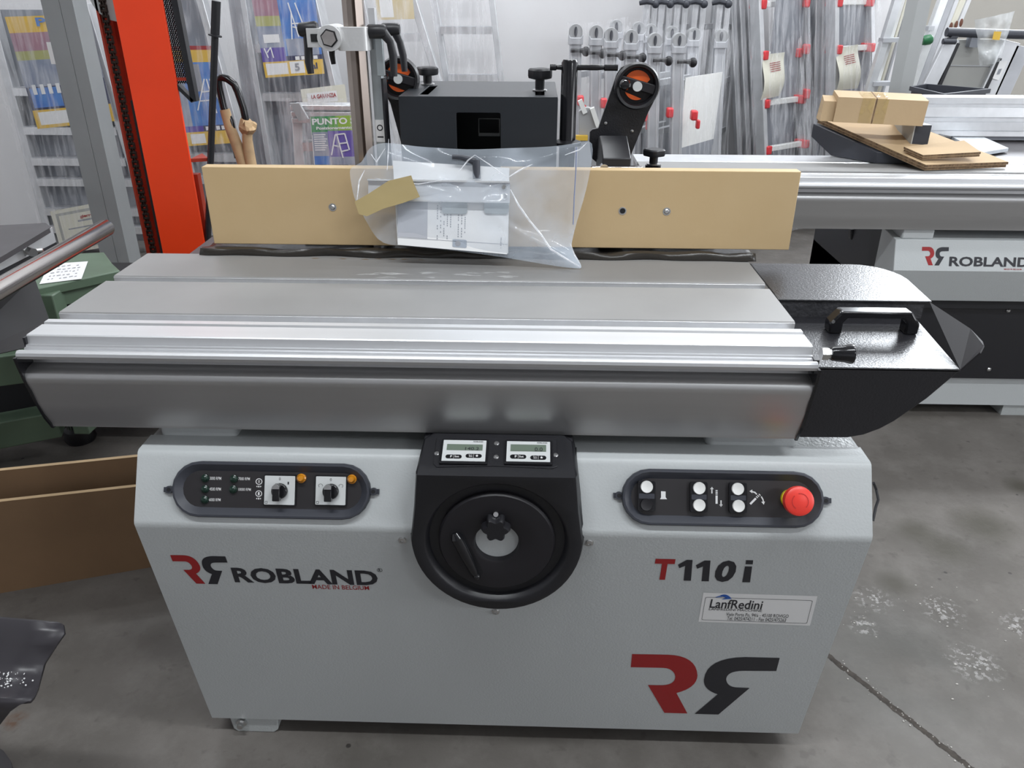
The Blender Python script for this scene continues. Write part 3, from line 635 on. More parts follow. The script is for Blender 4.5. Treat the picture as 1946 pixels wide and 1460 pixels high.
for dx_, dy_ in ((0, 0), (118, 4)): mb.flat(FL, [FL.px(*z3(x + dx_, y + dy_)) for x, y in ((574, 743), (612, 744), (601, 881), (553, 880), (563, 783), (524, 798), (516, 775))], n=.0006, mi=1)
mb.build('model_lettering', [M_RED, M_INK], mach, smooth=0)
class Off:
    def __init__(s, q): s.q = q
    def pt(s, u, w, n=0.0): return s.q.pt(u, 1 - w, n)
def fpx(fr, p, n=0.0): u, w = fr.px(*p); return fr.pt(u, w, n)
sq = Quad(*[fpx(FL, z3(x, y)) for x, y in ((683, 960), (1437, 983), (1387, 1178), (650, 1152))]); so = Off(sq)
stk = MB().flat(so, [(0, 0), (1, 0), (1, 1), (0, 1)], n=.0005).build('dealer_sticker', M_PAPER, mach, smooth=0); stk['label'] = 'white rectangular dealer address sticker'
mb = MB(); mb.flat(so, rrect(.025, .07, .968, .86, .03), [rrect(.028, .082, .965, .848, .027)[::-1]], .0008)
letter(mb, 'LanfRedini', so, .075, .50, .54, .80, .0009, bold=.012, shear=.05); letter(mb, 'LANFREDINI MACCHINE', so, .075, .42, .545, .50, .0009)
letter(mb, 'Viale Porta Po, 94/a - 45100 ROVIGO', so, .235, .23, .79, .36, .0009); letter(mb, 'Tel. 0425/474211 - Fax 0425/475263', so, .25, .10, .775, .225, .0009)
mb.build('sticker_lettering', M_INK, stk, smooth=0)
mb = MB()
for k, (c0, c1, r_) in enumerate((((.11, .86), (.20, .90), .03), ((.15, .93), (.25, .86), .03), ((.17, .80), (.26, .83), .022))):
    mb.flat(so, bez((c0[0], c0[1]), ((c0[0] + c1[0]) / 2, c0[1] + .10), c1) + bez(c1, ((c0[0] + c1[0]) / 2, c1[1] - .02), c0)[1:-1], n=.0010)
mb.build('sticker_swoosh', mat('blue ink', (0.02, 0.10, 0.42), 0.5), stk, smooth=0)

# ---- black stepped guard at the right-hand end
ZH, ZL2 = 0.885, 0.852
gx0 = 0.615
tb = at(1690, 503, z=ZH); tf = at(1772, 573, z=ZH)
pts = [(gx0, tb.y), (tb.x - .075, tb.y)] + [(tb.x - .075 + .075 * math.sin(math.radians(a)), tb.y - .09 + .09 * math.cos(math.radians(a))) for a in (15, 30, 45, 60, 75, 90)] + [(tf.x, tf.y), (gx0, tf.y)]
gd_ = MB().prism(FZ, pts, ZH - .004, ZH).build('guard_hood', M_BLACKP, mach, bevel=.0015)
gd_['label'] = 'stepped glossy black sheet metal guard with bridge handle'
MB().box(gx0, tf.x - .012, tf.y + .002, tf.y + .005, ZL2, ZH - .004).build('guard_riser', mat('crinkle black', (0.05, 0.05, 0.055), 0.25, bump=1.0, bscale=110), gd_)
gf = at(1826, 703, z=ZL2)
MB().prism(FZ, [(gx0, tf.y + .005), (tf.x - .02, tf.y + .005), (gf.x, gf.y), (gx0, gf.y)], ZL2 - .004, ZL2).build('guard_shelf', M_BLACKP, gd_, bevel=.001)
fy = gf.y; P = lambda x, y: (lambda q: (q.x, q.z))(at(x, y, y=fy))
fp = [(gx0, ZL2), (gf.x, ZL2), P(1762, 757), P(1700, 800), P(1672, 815), P(1642, 826), P(1608, 832), (gx0 - .0, P(1608, 833)[1])]
MB().prism(FY, fp, fy, fy + .004).build('guard_front', M_BLACKP, gd_, bevel=.001)
wg = [V((tf.x - .004, tf.y, ZH - .002)), at(1845, 626, z=.886), at(1868, 650, z=.886), at(1870, 658, z=.885), at(1863, 671, z=.882), V((gf.x, gf.y, ZL2 - .001))]
mb = MB(); mb.add(wg, [tuple(range(6))]); mb.build('guard_wing', M_WHEEL, gd_, solid=.003, smooth=0)
ha = at(1607, 655, z=ZL2 + .001); hb_ = at(1742, 655, z=ZL2 + .001); hb_.y = ha.y = -.245
hx0, hx1 = ha.x - .012, hb_.x + .020; hz = ZL2
out_ = [(hx0, hz), (hx0 - .001, hz + .018), (hx0 + .016, hz + .040), (hx1 - .016, hz + .040), (hx1 + .001, hz + .018), (hx1, hz)]
inn = [(hx1 - .022, hz), (hx1 - .022, hz + .020), (hx1 - .028, hz + .028), (hx0 + .028, hz + .028), (hx0 + .022, hz + .020), (hx0 + .022, hz)]
MB().prism(FY, out_ + inn, -.262, -.236).build('bridge_handle', M_BLACKG, gd_, bevel=.003)
MB().cyl((hx0 + .004, -.262, hz + .022), (hx0 + .004, -.2625, hz + .022), .003, n=10).build('handle_screw', M_STEEL, gd_)

# ================================================================== sliding table
tbl = thing('sliding_table', 'brushed aluminium sliding table with grooved front rail on the spindle moulder', 'machine table', (0, -.22, .735))
XL, XR = -.60, .60
def slab(y0, y1): return [(y0, .886), (y0, .8975), (y0 + .002, .900), (y1 - .001, .900), (y1, .899), (y1, .886)]
MB().exx(slab(-.1440, 0.0), XL, XR).build('table_slab', M_ALUTOP, tbl)
MB().exx(slab(-.3310, -.1715), XL, XR).build('table_slab', M_ALUTOP, tbl)
for ye in (-.1440, -.3310): MB().box(XL, XR, ye - .0012, ye, .8865, .8982).build('edge_highlight', M_ALUB, tbl, bevel=.0004)  # bright strips put the highlight along the slab chamfers into the colour
MB().box(XL + .004, XR - .004, -.40, -.002, .862, .8858).build('table_core', M_ALU, tbl)
rail = [(-.3985, .862), (-.361, .862), (-.361, .900), (-.3735, .900), (-.3755, .8965), (-.379, .8965), (-.380, .8985), (-.422, .8985), (-.424, .897), (-.4265, .885), (-.431, .8848), (-.432, .8825), (-.437, .882), (-.4375, .8795), (-.446, .8795),
        (-.449, .8845), (-.455, .8855), (-.459, .883), (-.4605, .8785), (-.459, .8735), (-.452, .8715), (-.430, .870), (-.425, .862)]
MB().exx(rail, XL, XR).build('front_rail', M_RAIL, tbl, smooth=25)
beam = [(-.4235, .862), (-.425, .853), (-.434, .8524), (-.4425, .8508), (-.4490, .8475), (-.4530, .8425), (-.4540, .8365), (-.4525, .829), (-.4478, .815), (-.4425, .79), (-.4340, .765), (-.4235, .743), (-.4222, .7365), (-.41, .735), (-.25, .737), (-.25, .862)]
MB().exx(beam, XL, XR).build('front_beam', M_ALU, tbl, smooth=30)
cap = [(-.4255, .873), (-.4625, .876), (-.4600, .860), (-.4560, .838), (-.4470, .80), (-.4340, .757), (-.4220, .733), (-.25, .733), (-.25, .873)]
for x in (XL - .004, XR): MB().exx(cap, x, x + .004).build('end_cap', M_BLACKG, tbl)
kq = at(1560, 672, x=XR); MB().lathe([(.010, 0), (.010, .010), (.0075, .010), (.0075, .016)], (XR, kq.y, kq.z), (1, 0, 0), 6).build('knob_bolt', M_STEEL, tbl)
MB().lathe([(.009, .014), (.0105, .017), (.0125, .034), (.0145, .043), (.0140, .0455), (.011, .047), (0, .047)], (XR, kq.y, kq.z), (1, 0, 0), 24).build('cone_knob', M_BLACKG, tbl)
for z_, r_ in ((.772, .007), (.748, .005)): MB().cyl((XR + .004, -.40, z_), (XR + .010, -.40, z_), r_, n=12).build('cap_screw', M_STEEL, tbl)
MB().lathe([(.020, 0), (.020, .004), (.010, .006)], (XR + .004, -.395, .762), (1, 0, 0), 20).build('cap_boss', M_BLACK, tbl)
MB().box(XL - .003, XL + .001, -.43, -.39, .862, .896).build('rail_plug', M_BLACK, tbl)
MB().box(XR - .001, XR + .006, -.444, -.430, .862, .884).build('rail_plug', M_BLACK, tbl)

# ================================================================== fence on the moulder
YFN = 0.0132
fence = thing('moulder_fence', 'black moulder fence with two tan fibreboard faces, handwheels and clamp knobs', 'fence', (.11, .1, .9))
fx0, fx1 = -.4668, .6839; zf0, zf1 = .917, 1.0696
gapa, gapb = at(770, 400, y=YFN).x, at(950, 400, y=YFN).x
for x0, x1 in ((fx0, gapa), (gapb, fx1)):
    b_ = MB().box(x0, x1, YFN, YFN + .028, zf0, zf1).build('fence_board', M_MDF, fence, bevel=.0012)
    for px, py, br in ((632, 394, 1), (1183, 401, 0), (1267, 402, 1)):
        q = at(px, py, y=YFN)
        if x0 < q.x < x1:
            MB().lathe([(.0078, 0), (.0078, .0006), (.0056, .0008), (.0050, .0)], q, (0, -1, 0), 18).build('bolt_ring', M_STEEL, b_)
            MB().lathe([(.005, 0), (.005, .0005), (.0034, .002 if br else .0004), (0, .0022 if br else .0003)], q, (0, -1, 0), 12).build('bolt_head', M_STEEL if br else M_DARK, b_)
HY0, HY1 = .10, .40
hx0, hx1 = at(757, 183, y=HY0).x, at(1060, 190, y=HY0).x; hz1 = 1.1885; hz0 = .915
h = MB(); FHd = Frame((0, HY0, 0), (1, 0, 0), (0, 0, 1))
w0 = at(867, 214, y=HY0); w1 = at(951, 214, y=HY0)
h.prism(FY, [(hx0, hz0), (hx1, hz0), (hx1, hz1), (hx0, hz1)], HY0, HY0 + .003, [rrect(w0.x, .93, w1.x, w0.z, .004)[::-1]])
h.box(hx0, hx0 + .003, HY0 + .003, HY1, hz0, hz1).box(hx1 - .003, hx1, HY0 + .003, HY1, hz0, hz1).box(hx0 + .003, hx1 - .003, HY1 - .003, HY1, hz0, hz1)
sl = []
for cx_ in (hx0 + .045, hx1 - .035): sl.append(rrect(cx_ - .009, HY0 + .03, cx_ + .009, HY0 + .20, .003)[::-1])
h.prism(FZ, [(hx0, HY0), (hx1, HY0), (hx1, HY1), (hx0, HY1)], hz1, hz1 + .003, sl)
h.build('hood', M_HOOD, fence, bevel=.0008)
q0 = at(909, 225, y=.30); q1 = at(950, 262, y=.30)
mb = MB(); zb_ = at(930, 259, y=.30).z; zi_ = at(930, 253, y=.30).z; mb.prism(FY, rrect(q0.x, zb_, q1.x, q0.z, .001), .300, .304, [rrect(q0.x + .0015, zi_, q1.x - .0015, q0.z - .0015, .0008)[::-1]]); mb.build('port_frame', M_PAINT, fence)
def knob(base, hgt, r, parent, washer=True):
    x, y, z = base; k_ = MB(); rings = []
    k_.cyl((x, y, z - .01), (x, y, z + hgt * .55), r * .42, n=18)
    for dz, sc in ((hgt * .5, .55), (hgt * .56, .95), (hgt * .66, 1.0), (hgt * .92, 1.0), (hgt, .86), (hgt * .97, .5)):
        rings.append([V((x + sc * r * (1 + .09 * math.cos(4 * t + .8)) * math.cos(t), y + sc * r * (1 + .09 * math.cos(4 * t + .8)) * math.sin(t), z + dz)) for t in [2 * math.pi * i / 40 for i in range(40)]])
    k_.loft(rings, cap0=True, cap1=True); o = k_.build('clamp_knob', M_BLACK, parent)
    if washer: MB().lathe([(r * .66, 0), (r * .66, .002), (r * .45, .003)], (x, y, z), (0, 0, 1), 20).build('washer', M_STEEL, o)
    return o
ql = at(813, 160, z=hz1 + .004); knob((ql.x, ql.y, ql.z), at(813, 127, y=ql.y).z - ql.z, .023, fence)
qr = at(1037, 162, z=hz1 + .004); knob((hx1 - .035, HY0 + .105, hz1 + .004), at(1035, 130, y=HY0 + .105).z - hz1 - .004, .023, fence)
pb_ = at(1082, 275, y=.17)
pt_ = at(1083, 113, y=.17)
MB().lathe([(.0165, 0), (.0165, pt_.z - .90 - .006), (.013, pt_.z - .90)], (pt_.x, .17, .90), (0, 0, 1), 24).build('upright_post', M_BLACKG, fence)
MB().lathe([(.030, 0), (.030, .006), (.018, .010)], (pt_.x, .17, pb_.z), (0, 0, 1), 24).build('post_collar', M_BLACK, fence)
ra = at(1045, 128, y=.17); rb_ = at(1178, 128, y=.17)
MB().tube([(ra.x, .17, ra.z), (ra.x + .012, .17, ra.z), (ra.x + .014, .17, ra.z), (ra.x + .030, .17, ra.z), (rb_.x - .045, .17, ra.z), (rb_.x - .032, .17, ra.z), (rb_.x - .030, .17, ra.z), (rb_.x - .004, .17, ra.z)], [.0060, .0060, .0042, .0055, .0055, .0042, .0062, .0062], 14).build('cross_rod', M_BLACKG, fence)
# handwheel brackets
def wheelset(cx, cz, y, r, label, bracket, flip=1):
    if bracket:
        MB().prism(FY, bracket, y + .02, y + .032).build('wheel_bracket', M_BLACKP, fence, bevel=.001)
    R2 = lambda rad, yy: [V((cx + rad * math.cos(2 * math.pi * k / 40), yy, cz + rad * math.sin(2 * math.pi * k / 40))) for k in range(40)]
    hw_ = MB().loft([R2(r * .96, y + .018), R2(r, y + .008), R2(r * .99, y - .002), R2(r * .93, y - .007), R2(r * .82, y - .005), R2(r * .76, y + .004), R2(r * .78, y + .018), R2(r * .96, y + .018)]).build('adjusting_wheel', M_BLACK, fence)
    hw_['label'] = label
    MB().cyl((cx, y + .022, cz), (cx, y + .012, cz), r * .80, n=36).build('wheel_back', M_WHEEL, hw_)
    seg = [(cx + r * .62 * math.cos(math.radians(a)), cz + r * .66 * math.sin(math.radians(a))) for a in range(25, 165, 10)] + [(cx - r * .35, cz + r * .18), (cx + r * .42, cz + r * .10)]
    MB().prism(FY, seg, y + .006, y + .012).build('orange_dial', M_ORP, hw_)
    seg = [(cx + r * .56 * math.cos(math.radians(a)), cz + r * .60 * math.sin(math.radians(a))) for a in range(205, 300, 10)]
    MB().prism(FY, seg, y + .006, y + .012).build('orange_dial', M_ORP, hw_)
    MB().bar((cx - r * .80, y + .002, cz + r * .26), (cx + r * .80, y + .002, cz - r * .16), r * .42, .008, (0, 1, 0)).build('spoke', M_WHEEL, hw_, bevel=.002)
    MB().cyl((cx, y + .004, cz), (cx, y - .006, cz), r * .21, n=22).build('hub_cap', M_SILV, hw_)
    MB().lathe([(.006, 0), (.006, .010), (.010, .018), (.0115, .026), (.008, .034), (0, .036)], (cx - r * .60, y, cz + r * .12), (0, -1, 0), 18).build('wheel_grip', M_BLACKG, hw_)
yb = .20
B = lambda x, y: (lambda q: (q.x, q.z))(at(x, y, y=yb + .025))
br = [B(1172, 140), B(1180, 128), B(1195, 121), B(1225, 121), B(1244, 135), B(1250, 160), B(1246, 185), B(1232, 212), B(1198, 296), B(1196, 318), B(1145, 318), B(1124, 300), B(1120, 268), B(1121, 250), B(1126, 245), B(1137, 243)]
wc = at(1211, 164, y=yb)
wheelset(wc.x, wc.z, yb, at(1254, 164, y=yb).x - wc.x, 'black handwheel with orange dial on the slanted bracket', br)
for x, y in ((1151, 234), (1201, 249)):
    q = at(x, y, y=yb + .020); MB().lathe([(.0032, 0), (.0032, .002), (0, .003)], q, (0, -1, 0), 12).build('bracket_screw', M_STEEL, fence)
A0, A1 = at(1152, 268, y=yb + .01), at(1203, 268, y=yb + .01)
bd = MB(); c0, c1 = at(1128, 262, y=yb + .018), at(1174, 262, y=yb + .018)
bd.prism(FX, [(yb + .018, c0.z), (yb + .018, .92), (.05, .92), (.05, 1.085), (.10, 1.10), (.15, 1.112)], c0.x + .008, c1.x + .012); bd.build('bracket_foot', M_BLACK, fence, bevel=.002)
q = at(1147, 318, y=.06); MB().cyl((q.x, .062, q.z), (q.x, .045, q.z), .0085, n=18).build('pivot_bolt', M_STEEL, fence)
MB().box(q.x - .025, q.x + .075, .045, .06, .93, q.z + .004).build('clamp_block', M_CHROME, fence, bevel=.002)
q = at(1241, 318, y=.17); knob((q.x, .17, q.z + .006), at(1241, 283, y=.17).z - q.z - .006, .021, fence)
MB().cyl((q.x, .17, .90), (q.x, .17, q.z + .005), .0165, n=20).build('knob_sleeve', M_BLACKG, fence)
# back carriage that carries it all
MB().box(fx0 + .12, gapa - .02, YFN + .028, .075, .93, 1.06).build('board_carrier', M_HOOD, fence)
MB().box(gapb + .02, fx1 - .06, YFN + .028, .075, .93, 1.04).build('board_carrier', M_HOOD, fence)
MB().box(-.30, .55, .075, .30, .8985, .915).build('fence_base', M_IRON, fence)
# left wheel behind the post
yl_ = .24; lc = at(757, 150, y=yl_); LB = lambda x, y: (lambda q: (q.x, q.z))(at(x, y, y=yl_ + .025))
lb = [LB(730, 175), LB(765, 190), LB(800, 170), LB(800, 290), LB(768, 290), LB(742, 195)]
wheelset(lc.x, lc.z, yl_, at(797, 150, y=yl_).x - lc.x, 'black handwheel with orange dial beside the hood, left', lb)

# ---- guard post clamped behind the fence
YP = .085
post = thing('guard_post', 'upright brown steel bar with cast aluminium clamp and black clamp levers', 'clamp stand', (at(690, 300, y=YP).x, YP, .9))
def pole(px0, px1, py0, px2, px3, py1, y, ztop, zbot, name, m, octa=True, ridge=0):
    a, b_ = at(px0, py0, y=y), at(px1, py0, y=y); c, d = at(px2, py1, y=y), at(px3, py1, y=y); w_ = ((b_.x - a.x) + (d.x - c.x)) / 2; cx = (a.x + b_.x + c.x + d.x) / 4
    r = w_ / 2; k = r * .42
    pr_ = [(-r, -k), (-k, -r), (k * .2, -r), (k * .5, -r + ridge), (k, -r), (r, -k), (r, k), (k, r), (-k, r), (-r, k)] if octa else [(-r, -r), (r, -r), (r, r), (-r, r)]
    MB().prism(FZ, [(cx + u, y + v) for u, v in pr_], zbot, ztop).build(name, m, post, bevel=0.0, smooth=20); return cx, r
pcx, pr = pole(659, 698, 130, 678, 712, 300, YP, 1.62, .90, 'steel_bar', M_BROWNST, True, .006)
zc = at(660, 72, y=YP).z
sx, sr = pcx + pr + .012, .011
MB().box(sx - .010, sx + .010, YP + .02, YP + .045, .90, at(705, 60, y=YP).z).build('galvanised_channel', M_GALV, post, bevel=.001)
MB().box(sx + .010, sx + .014, YP + .01, YP + .05, .90, at(705, 150, y=YP).z).build('channel_flange', M_BLACKP, post)
MB().box(sx + .004, sx + .018, YP + .005, YP + .02, at(720, 145, y=YP).z, at(720, 62, y=YP).z).build('guide_block', M_GALV, post, bevel=.001)
a, b_ = at(706, 228, y=YP + .018), at(722, 270, y=YP + .018); MB().box(sx - .009, sx + .009, YP + .0188, YP + .0198, b_.z, a.z).build('guide_label', M_PAPER, post)
mb = MB(); FLb = Frame((sx, YP + .0185, b_.z), (1, 0, 0), (0, 0, 1)); hl = a.z - b_.z; mb.flat(FLb, circle(0, hl * .65, .006), [circle(0, hl * .65, .004)[::-1]]); mb.flat(FLb, [(-.006, hl * .2), (.006, hl * .2), (.006, hl * .26), (-.006, hl * .26)]); mb.build('label_symbol', M_INK, post, smooth=0)
cl = MB(); q = at(640, 72, y=YP - .03)
cz0, cz1 = at(660, 95, y=YP).z, at(660, 50, y=YP).z
cl.prism(FZ, rrect(pcx - pr - .010, YP - .030, pcx + pr + .010, YP + .032, .010), cz0, cz1)
bx = at(628, 72, y=YP - .03); R_ = at(651, 72, y=YP - .03).x - bx.x
cl.cyl((bx.x, YP - .040, bx.z), (bx.x, YP + .03, bx.z), R_, n=28); cl.box(bx.x - R_ * 1.9, bx.x, YP - .036, YP + .02, bx.z - R_ * .72, bx.z + R_ * .72)
cl.build('clamp_casting', M_CAST, post, bevel=.002)
MB().cyl((bx.x, YP - .0405, bx.z), (bx.x, YP - .0415, bx.z), R_ * .72, n=6).build('hex_socket', M_DARK, post)
MB().cyl((bx.x, YP - .0415, bx.z), (bx.x, YP - .0445, bx.z), R_ * .60, n=6).build('hex_bar', M_CHROME, post)
MB().box(bx.x - R_ * 1.55, bx.x - R_ * .8, YP - .0375, YP - .036, bx.z - R_ * .3, bx.z + R_ * .3).build('clamp_slot', M_DARK, post)
def lever(pts, y, hub_px, r_hub, axis=(0, -1, 0)):
    l = MB(); P3 = [at(x, yy, y=y) for x, yy in pts]
    l.tube([p for p in P3], [r_hub * .75] + [r_hub * .62] * (len(P3) - 2) + [r_hub * .5], 12)
    hb = at(*hub_px, y=y); l.lathe([(r_hub * .8, -.020), (r_hub, -.016), (r_hub, .012), (r_hub * .8, .016)], hb, axis, 20)
    return l.build('clamp_lever', M_BLACK, post)
lever(((585, 62), (586, 90), (587, 118), (591, 140)), YP - .02, (588, 55), .0125, (1, 0, .1))
lever(((630, 88), (631, 104), (634, 122)), YP + .03, (630, 82), .009, (1, 0, 0))
lever(((728, 62), (742, 80), (747, 105), (749, 145)), YP - .01, (718, 60), .0125, (1, 0, 0))
lever(((748, 55), (760, 80), (766, 105), (769, 136)), YP + .04, (744, 56), .0115, (1, 0, 0))
q = at(697, 62, y=YP - .01); MB().cyl((q.x - .012, q.y, q.z), (q.x + .006, q.y, q.z), .004, n=12).build('lever_stud', M_STEEL, post)
MB().box(sx - .004, sx + .008, YP + .0, YP + .02, cz1 - .01, at(705, 15, y=YP).z).build('top_bracket', M_ALUB, post)

# ---- crumpled black plastic under the fence
sh = MB()
def fsh(i, j):
    x = -.490 + i * 1.105; y = -.012 + j * .075; n_ = noise.noise(V((x * 14, y * 30, 0))); z = .9065 + .006 * n_ + (.009 if j < .35 else .0) * (0.4 + .6 * abs(noise.noise(V((x * 9, 3, 1)))))
    if j == 0: z = .9012; y += .010 * noise.noise(V((x * 11, 5, 2)))
    if j > .55: z = .9045 + .004 * n_
    return V((x, y, max(z, .9012 if j == 0 else .9022)))
sh.grid(fsh, 110, 8)
tag(sh.build('plastic_sheet', M_BPLAST, solid=.0006, smooth=25), 'crumpled black plastic sheet tucked under the fence boards', 'plastic sheet')

# ---- clear bag of accessories leaning on the fence
BZ = lambda z: -.072 + (z - .9) / (1.075 - .9) * .072 if z < 1.075 else 0.0 + (z - 1.075) * .15       # leaning line of the bag's middle
class LeanF:
    """surface of the leaning bag: photo pixel to place, n towards the photographer"""
    def p(s, px, py, n=0.0):
        k_ = .072 / .175; nn = V((0, -1, .4)).normalized()
        q = at(px, py, y=-.072 - .9 * k_, lean=k_)
        if q.z > 1.075: q = at(px, py, y=0.0 - 1.075 * .15, lean=.15)
        return q + nn * n
LF = LeanF()
ol = [(697, 284), (715, 272), (745, 271), (790, 279), (835, 281), (890, 285), (930, 283), (990, 281), (1050, 279), (1085, 274), (1112, 268), (1128, 268), (1126, 300), (1119, 340), (1108, 385), (1096, 420), (1088, 455), (1084, 472), (1094, 485), (1104, 502), (1106, 512), (1098, 515),
      (1060, 507), (1010, 498), (950, 488), (900, 481), (850, 475), (800, 470), (755, 467), (727, 464), (710, 446), (698, 424), (690, 410), (682, 395), (672, 375), (668, 350), (664, 330), (665, 316), (690, 312)]
cen = (895, 380)
def bag_side(sgn):
    m = MB(); n_o = len(ol); rad = [1.0, .97, .9, .8, .66, .5, .34, .18]; vs = []
    for k, r in enumerate(rad):
        for i, (x, y) in enumerate(ol):
            px, py = cen[0] + (x - cen[0]) * r, cen[1] + (y - cen[1]) * r
            base = LF.p(px, py, 0.0); bulge = .020 * (1 - r ** 2.2)
            wr = .010 * noise.noise(V((px * .018, py * .018, 3 + sgn))) + .006 * noise.noise(V((px * .05, py * .045, 9 + sgn))) + .007 * (1 - abs(noise.noise(V((px * .011 + py * .009, py * .02, 5 + sgn)))) * 3)
            wr *= min(1, (1 - r) * 4 + .15)
            d = sgn * bulge + wr if sgn > 0 else -min(.006, bulge * .3) + wr * .2
            nn = V((0, -1, .4)).normalized(); q = base + nn * d
            if q.z < .9015: q.z = .9015
            if q.y > YFN - .0015 and q.z < 1.073: q.y = YFN - .0015 - .001 * (sgn > 0)
            vs.append(q)
    fs = []
    for k in range(len(rad) - 1): fs += [(k * n_o + i, k * n_o + (i + 1) % n_o, (k + 1) * n_o + (i + 1) % n_o, (k + 1) * n_o + i) for i in range(n_o)]
    fs.append(tuple(range((len(rad) - 1) * n_o, len(rad) * n_o))); m.add(vs, fs); return m
mb = bag_side(1); m2 = bag_side(-1); mb.add(m2.v, m2.f)
bag = mb.build('plastic_bag', M_BAG, smooth=50); tag(bag, 'clear polythene bag of accessories taped shut, leaning on the fence boards', 'bag')
sb = bag.modifiers.new('smooth', 'SUBSURF'); sb.levels = 1; sb.render_levels = 1
tp = [LF.p(x, y, .036) for x, y in ((682, 389), (708, 374), (745, 350), (787, 340), (792, 355), (803, 380), (770, 392), (735, 402), (705, 416), (690, 412))]
mb = MB(); mb.add(tp, [tuple(range(len(tp)))]); mb.build('brown_tape', film('tan parcel tape', (0.42, 0.33, 0.16), 0.86, 0.93, 8, rough=0.25), bag, solid=.0006, smooth=0)
mb = MB()
mb.tube([LF.p(x, y, .024) for x, y in ((1094, 285), (1093, 330), (1090, 380), (1088, 430))], .0012, 6); mb.build('seal_seam', mat('blue grey seam', (0.22, 0.25, 0.36), 0.3), bag)
def sheet(name, label, cat, pts, n, m, thick=.0012):
    o = MB(); fr_ = [LF.p(x, y, n) for x, y in pts]; o.add(fr_, [tuple(range(len(fr_)))]); o = o.build(name, m, solid=thick, smooth=0); return tag(o, label, cat)
def lq(pts, n): return Off(Quad(*[LF.p(x, y, n) for x, y in pts]))
bk = sheet('manual_sheets', 'white instruction sheets inside the clear bag, largest behind the metal rail', 'paper', ((747, 306), (968, 320), (966, 482), (756, 462)), .003, M_PAPER)
pg = sheet('manual_page', 'white printed page with fold and grey picture inside the clear bag', 'paper', ((757, 380), (968, 380), (964, 484), (757, 466)), .0065, M_PAPER)
q = lq(((757, 380), (968, 380), (964, 484), (757, 466)), .0076); mb = MB()
mb.flat(q, [(.0, .18), (.27, .18), (.27, 1), (0, 1)], mi=0)
for k, (u_, a0, a1) in enumerate(((.36, .18, .9), (.39, .32, .95), (.42, .25, .9), (.45, .2, .8), (.48, .3, .95), (.55, .25, .9), (.58, .2, .92), (.61, .3, .88), (.94, .1, .3))):
    for s_ in range(14):
        if random.random() < .25: continue
        t0 = a0 + (a1 - a0) * s_ / 14; mb.flat(q, [(u_ - .004, t0), (u_ + .004, t0), (u_ + .004, t0 + (a1 - a0) / 20), (u_ - .004, t0 + (a1 - a0) / 20)], mi=1)
mb.flat(q, rrect(.50, .05, .63, .21, .02), mi=2); mb.flat(q, circle(.55, .13, .025, 16, .06), n=.0003, mi=1)
mb.flat(q, [(.0, .155), (1, .175), (1, .185), (0, .168)], mi=0)
mb.build('page_print', [mat('pale grey print', (.45, .46, .50), .7), M_PRINTG, mat('blue grey print', (.36, .40, .46), .7)], pg, smooth=0)
rl = thing('guide_rail', 'flat aluminium guide rail with two screws inside the clear bag', 'metal part', tuple(LF.p(840, 383, .016)))
FRl = Frame(LF.p(835, 363, .012), (1, 0, -.008), (0, .38, 1)); u0 = FRl.px(700, 363)[0]; u1 = FRl.px(969, 363)[0]; wa = FRl.px(840, 344)[1]; wb = FRl.px(840, 385)[1]
MB().fbox(FRl, u0, u1, wb, wa, 0, .002).fbox(FRl, u0, u1, wa - .003, wa, .002, .010).fbox(FRl, u0, u1, wb, wb + .0025, .002, .010).build('channel', M_ALUB, rl)
for x, y in ((959, 357), (959, 374)):
    u, w = FRl.px(x, y); MB().lathe([(.0058, 0), (.0058, .002), (.0048, .0025), (.0048, .005), (.002, .0052)], FRl.pt(u, w, .002), FRl.n, 14).build('rail_screw', M_STEEL, rl)
for x0, x1 in ((840, 888), (920, 967)):
    ua, ub = FRl.px(x0, 395)[0], FRl.px(x1, 395)[0]; wz = FRl.px(x0, 406)[1]; MB().prism(FRl, rrect(ua, wz, ub, wb + .002, .006), -.002, 0).build('mounting_lug', M_GALV, rl)
kn = thing('clamp_handle', 'small black clamp handle above the rail inside the clear bag', 'handle', tuple(LF.p(907, 342, .012)))
MB().tube([LF.p(861, 301, .014), LF.p(878, 302, .014), (LF.p(892, 306, .014)), LF.p(904, 310, .014)], [.0042, .005, .006, .0075], 10).build('lever_arm', M_BEZEL, kn)
MB().cyl(LF.p(907, 342, .014), LF.p(906, 308, .014), .0075, n=14).build('lever_hub', M_BEZEL, kn)
M_CREASE = film('crease glint film', (0.95, 0.96, 1.0), 0.35, 0.85, 60, rough=0.05)  # whitish fold lines, the bag's glints put into their colour
for pts_, r_ in ((((905, 302), (892, 312), (876, 332)), .0016), (((905, 302), (930, 318), (966, 344)), .0013), (((966, 344), (988, 330), (1012, 319)), .0020), (((971, 366), (986, 395), (1005, 422), (1028, 450), (1046, 477), (1070, 492), (1099, 509)), .0020),
               (((1083, 468), (1090, 488), (1101, 506)), .0016), (((720, 345), (760, 352), (800, 356), (855, 347)), .0010), (((712, 300), (722, 315), (738, 290)), .0018), (((700, 330), (690, 350), (686, 385)), .0016), (((1112, 280), (1100, 292), (1072, 302)), .0014), (((745, 272), (744, 300), (742, 330)), .0014)):
    MB().tube([LF.p(x, y, .034) for x, y in pts_], [r_ * .4] + [r_] * (len(pts_) - 2) + [r_ * .4], 6).build('crease_glint', M_CREASE, bag)

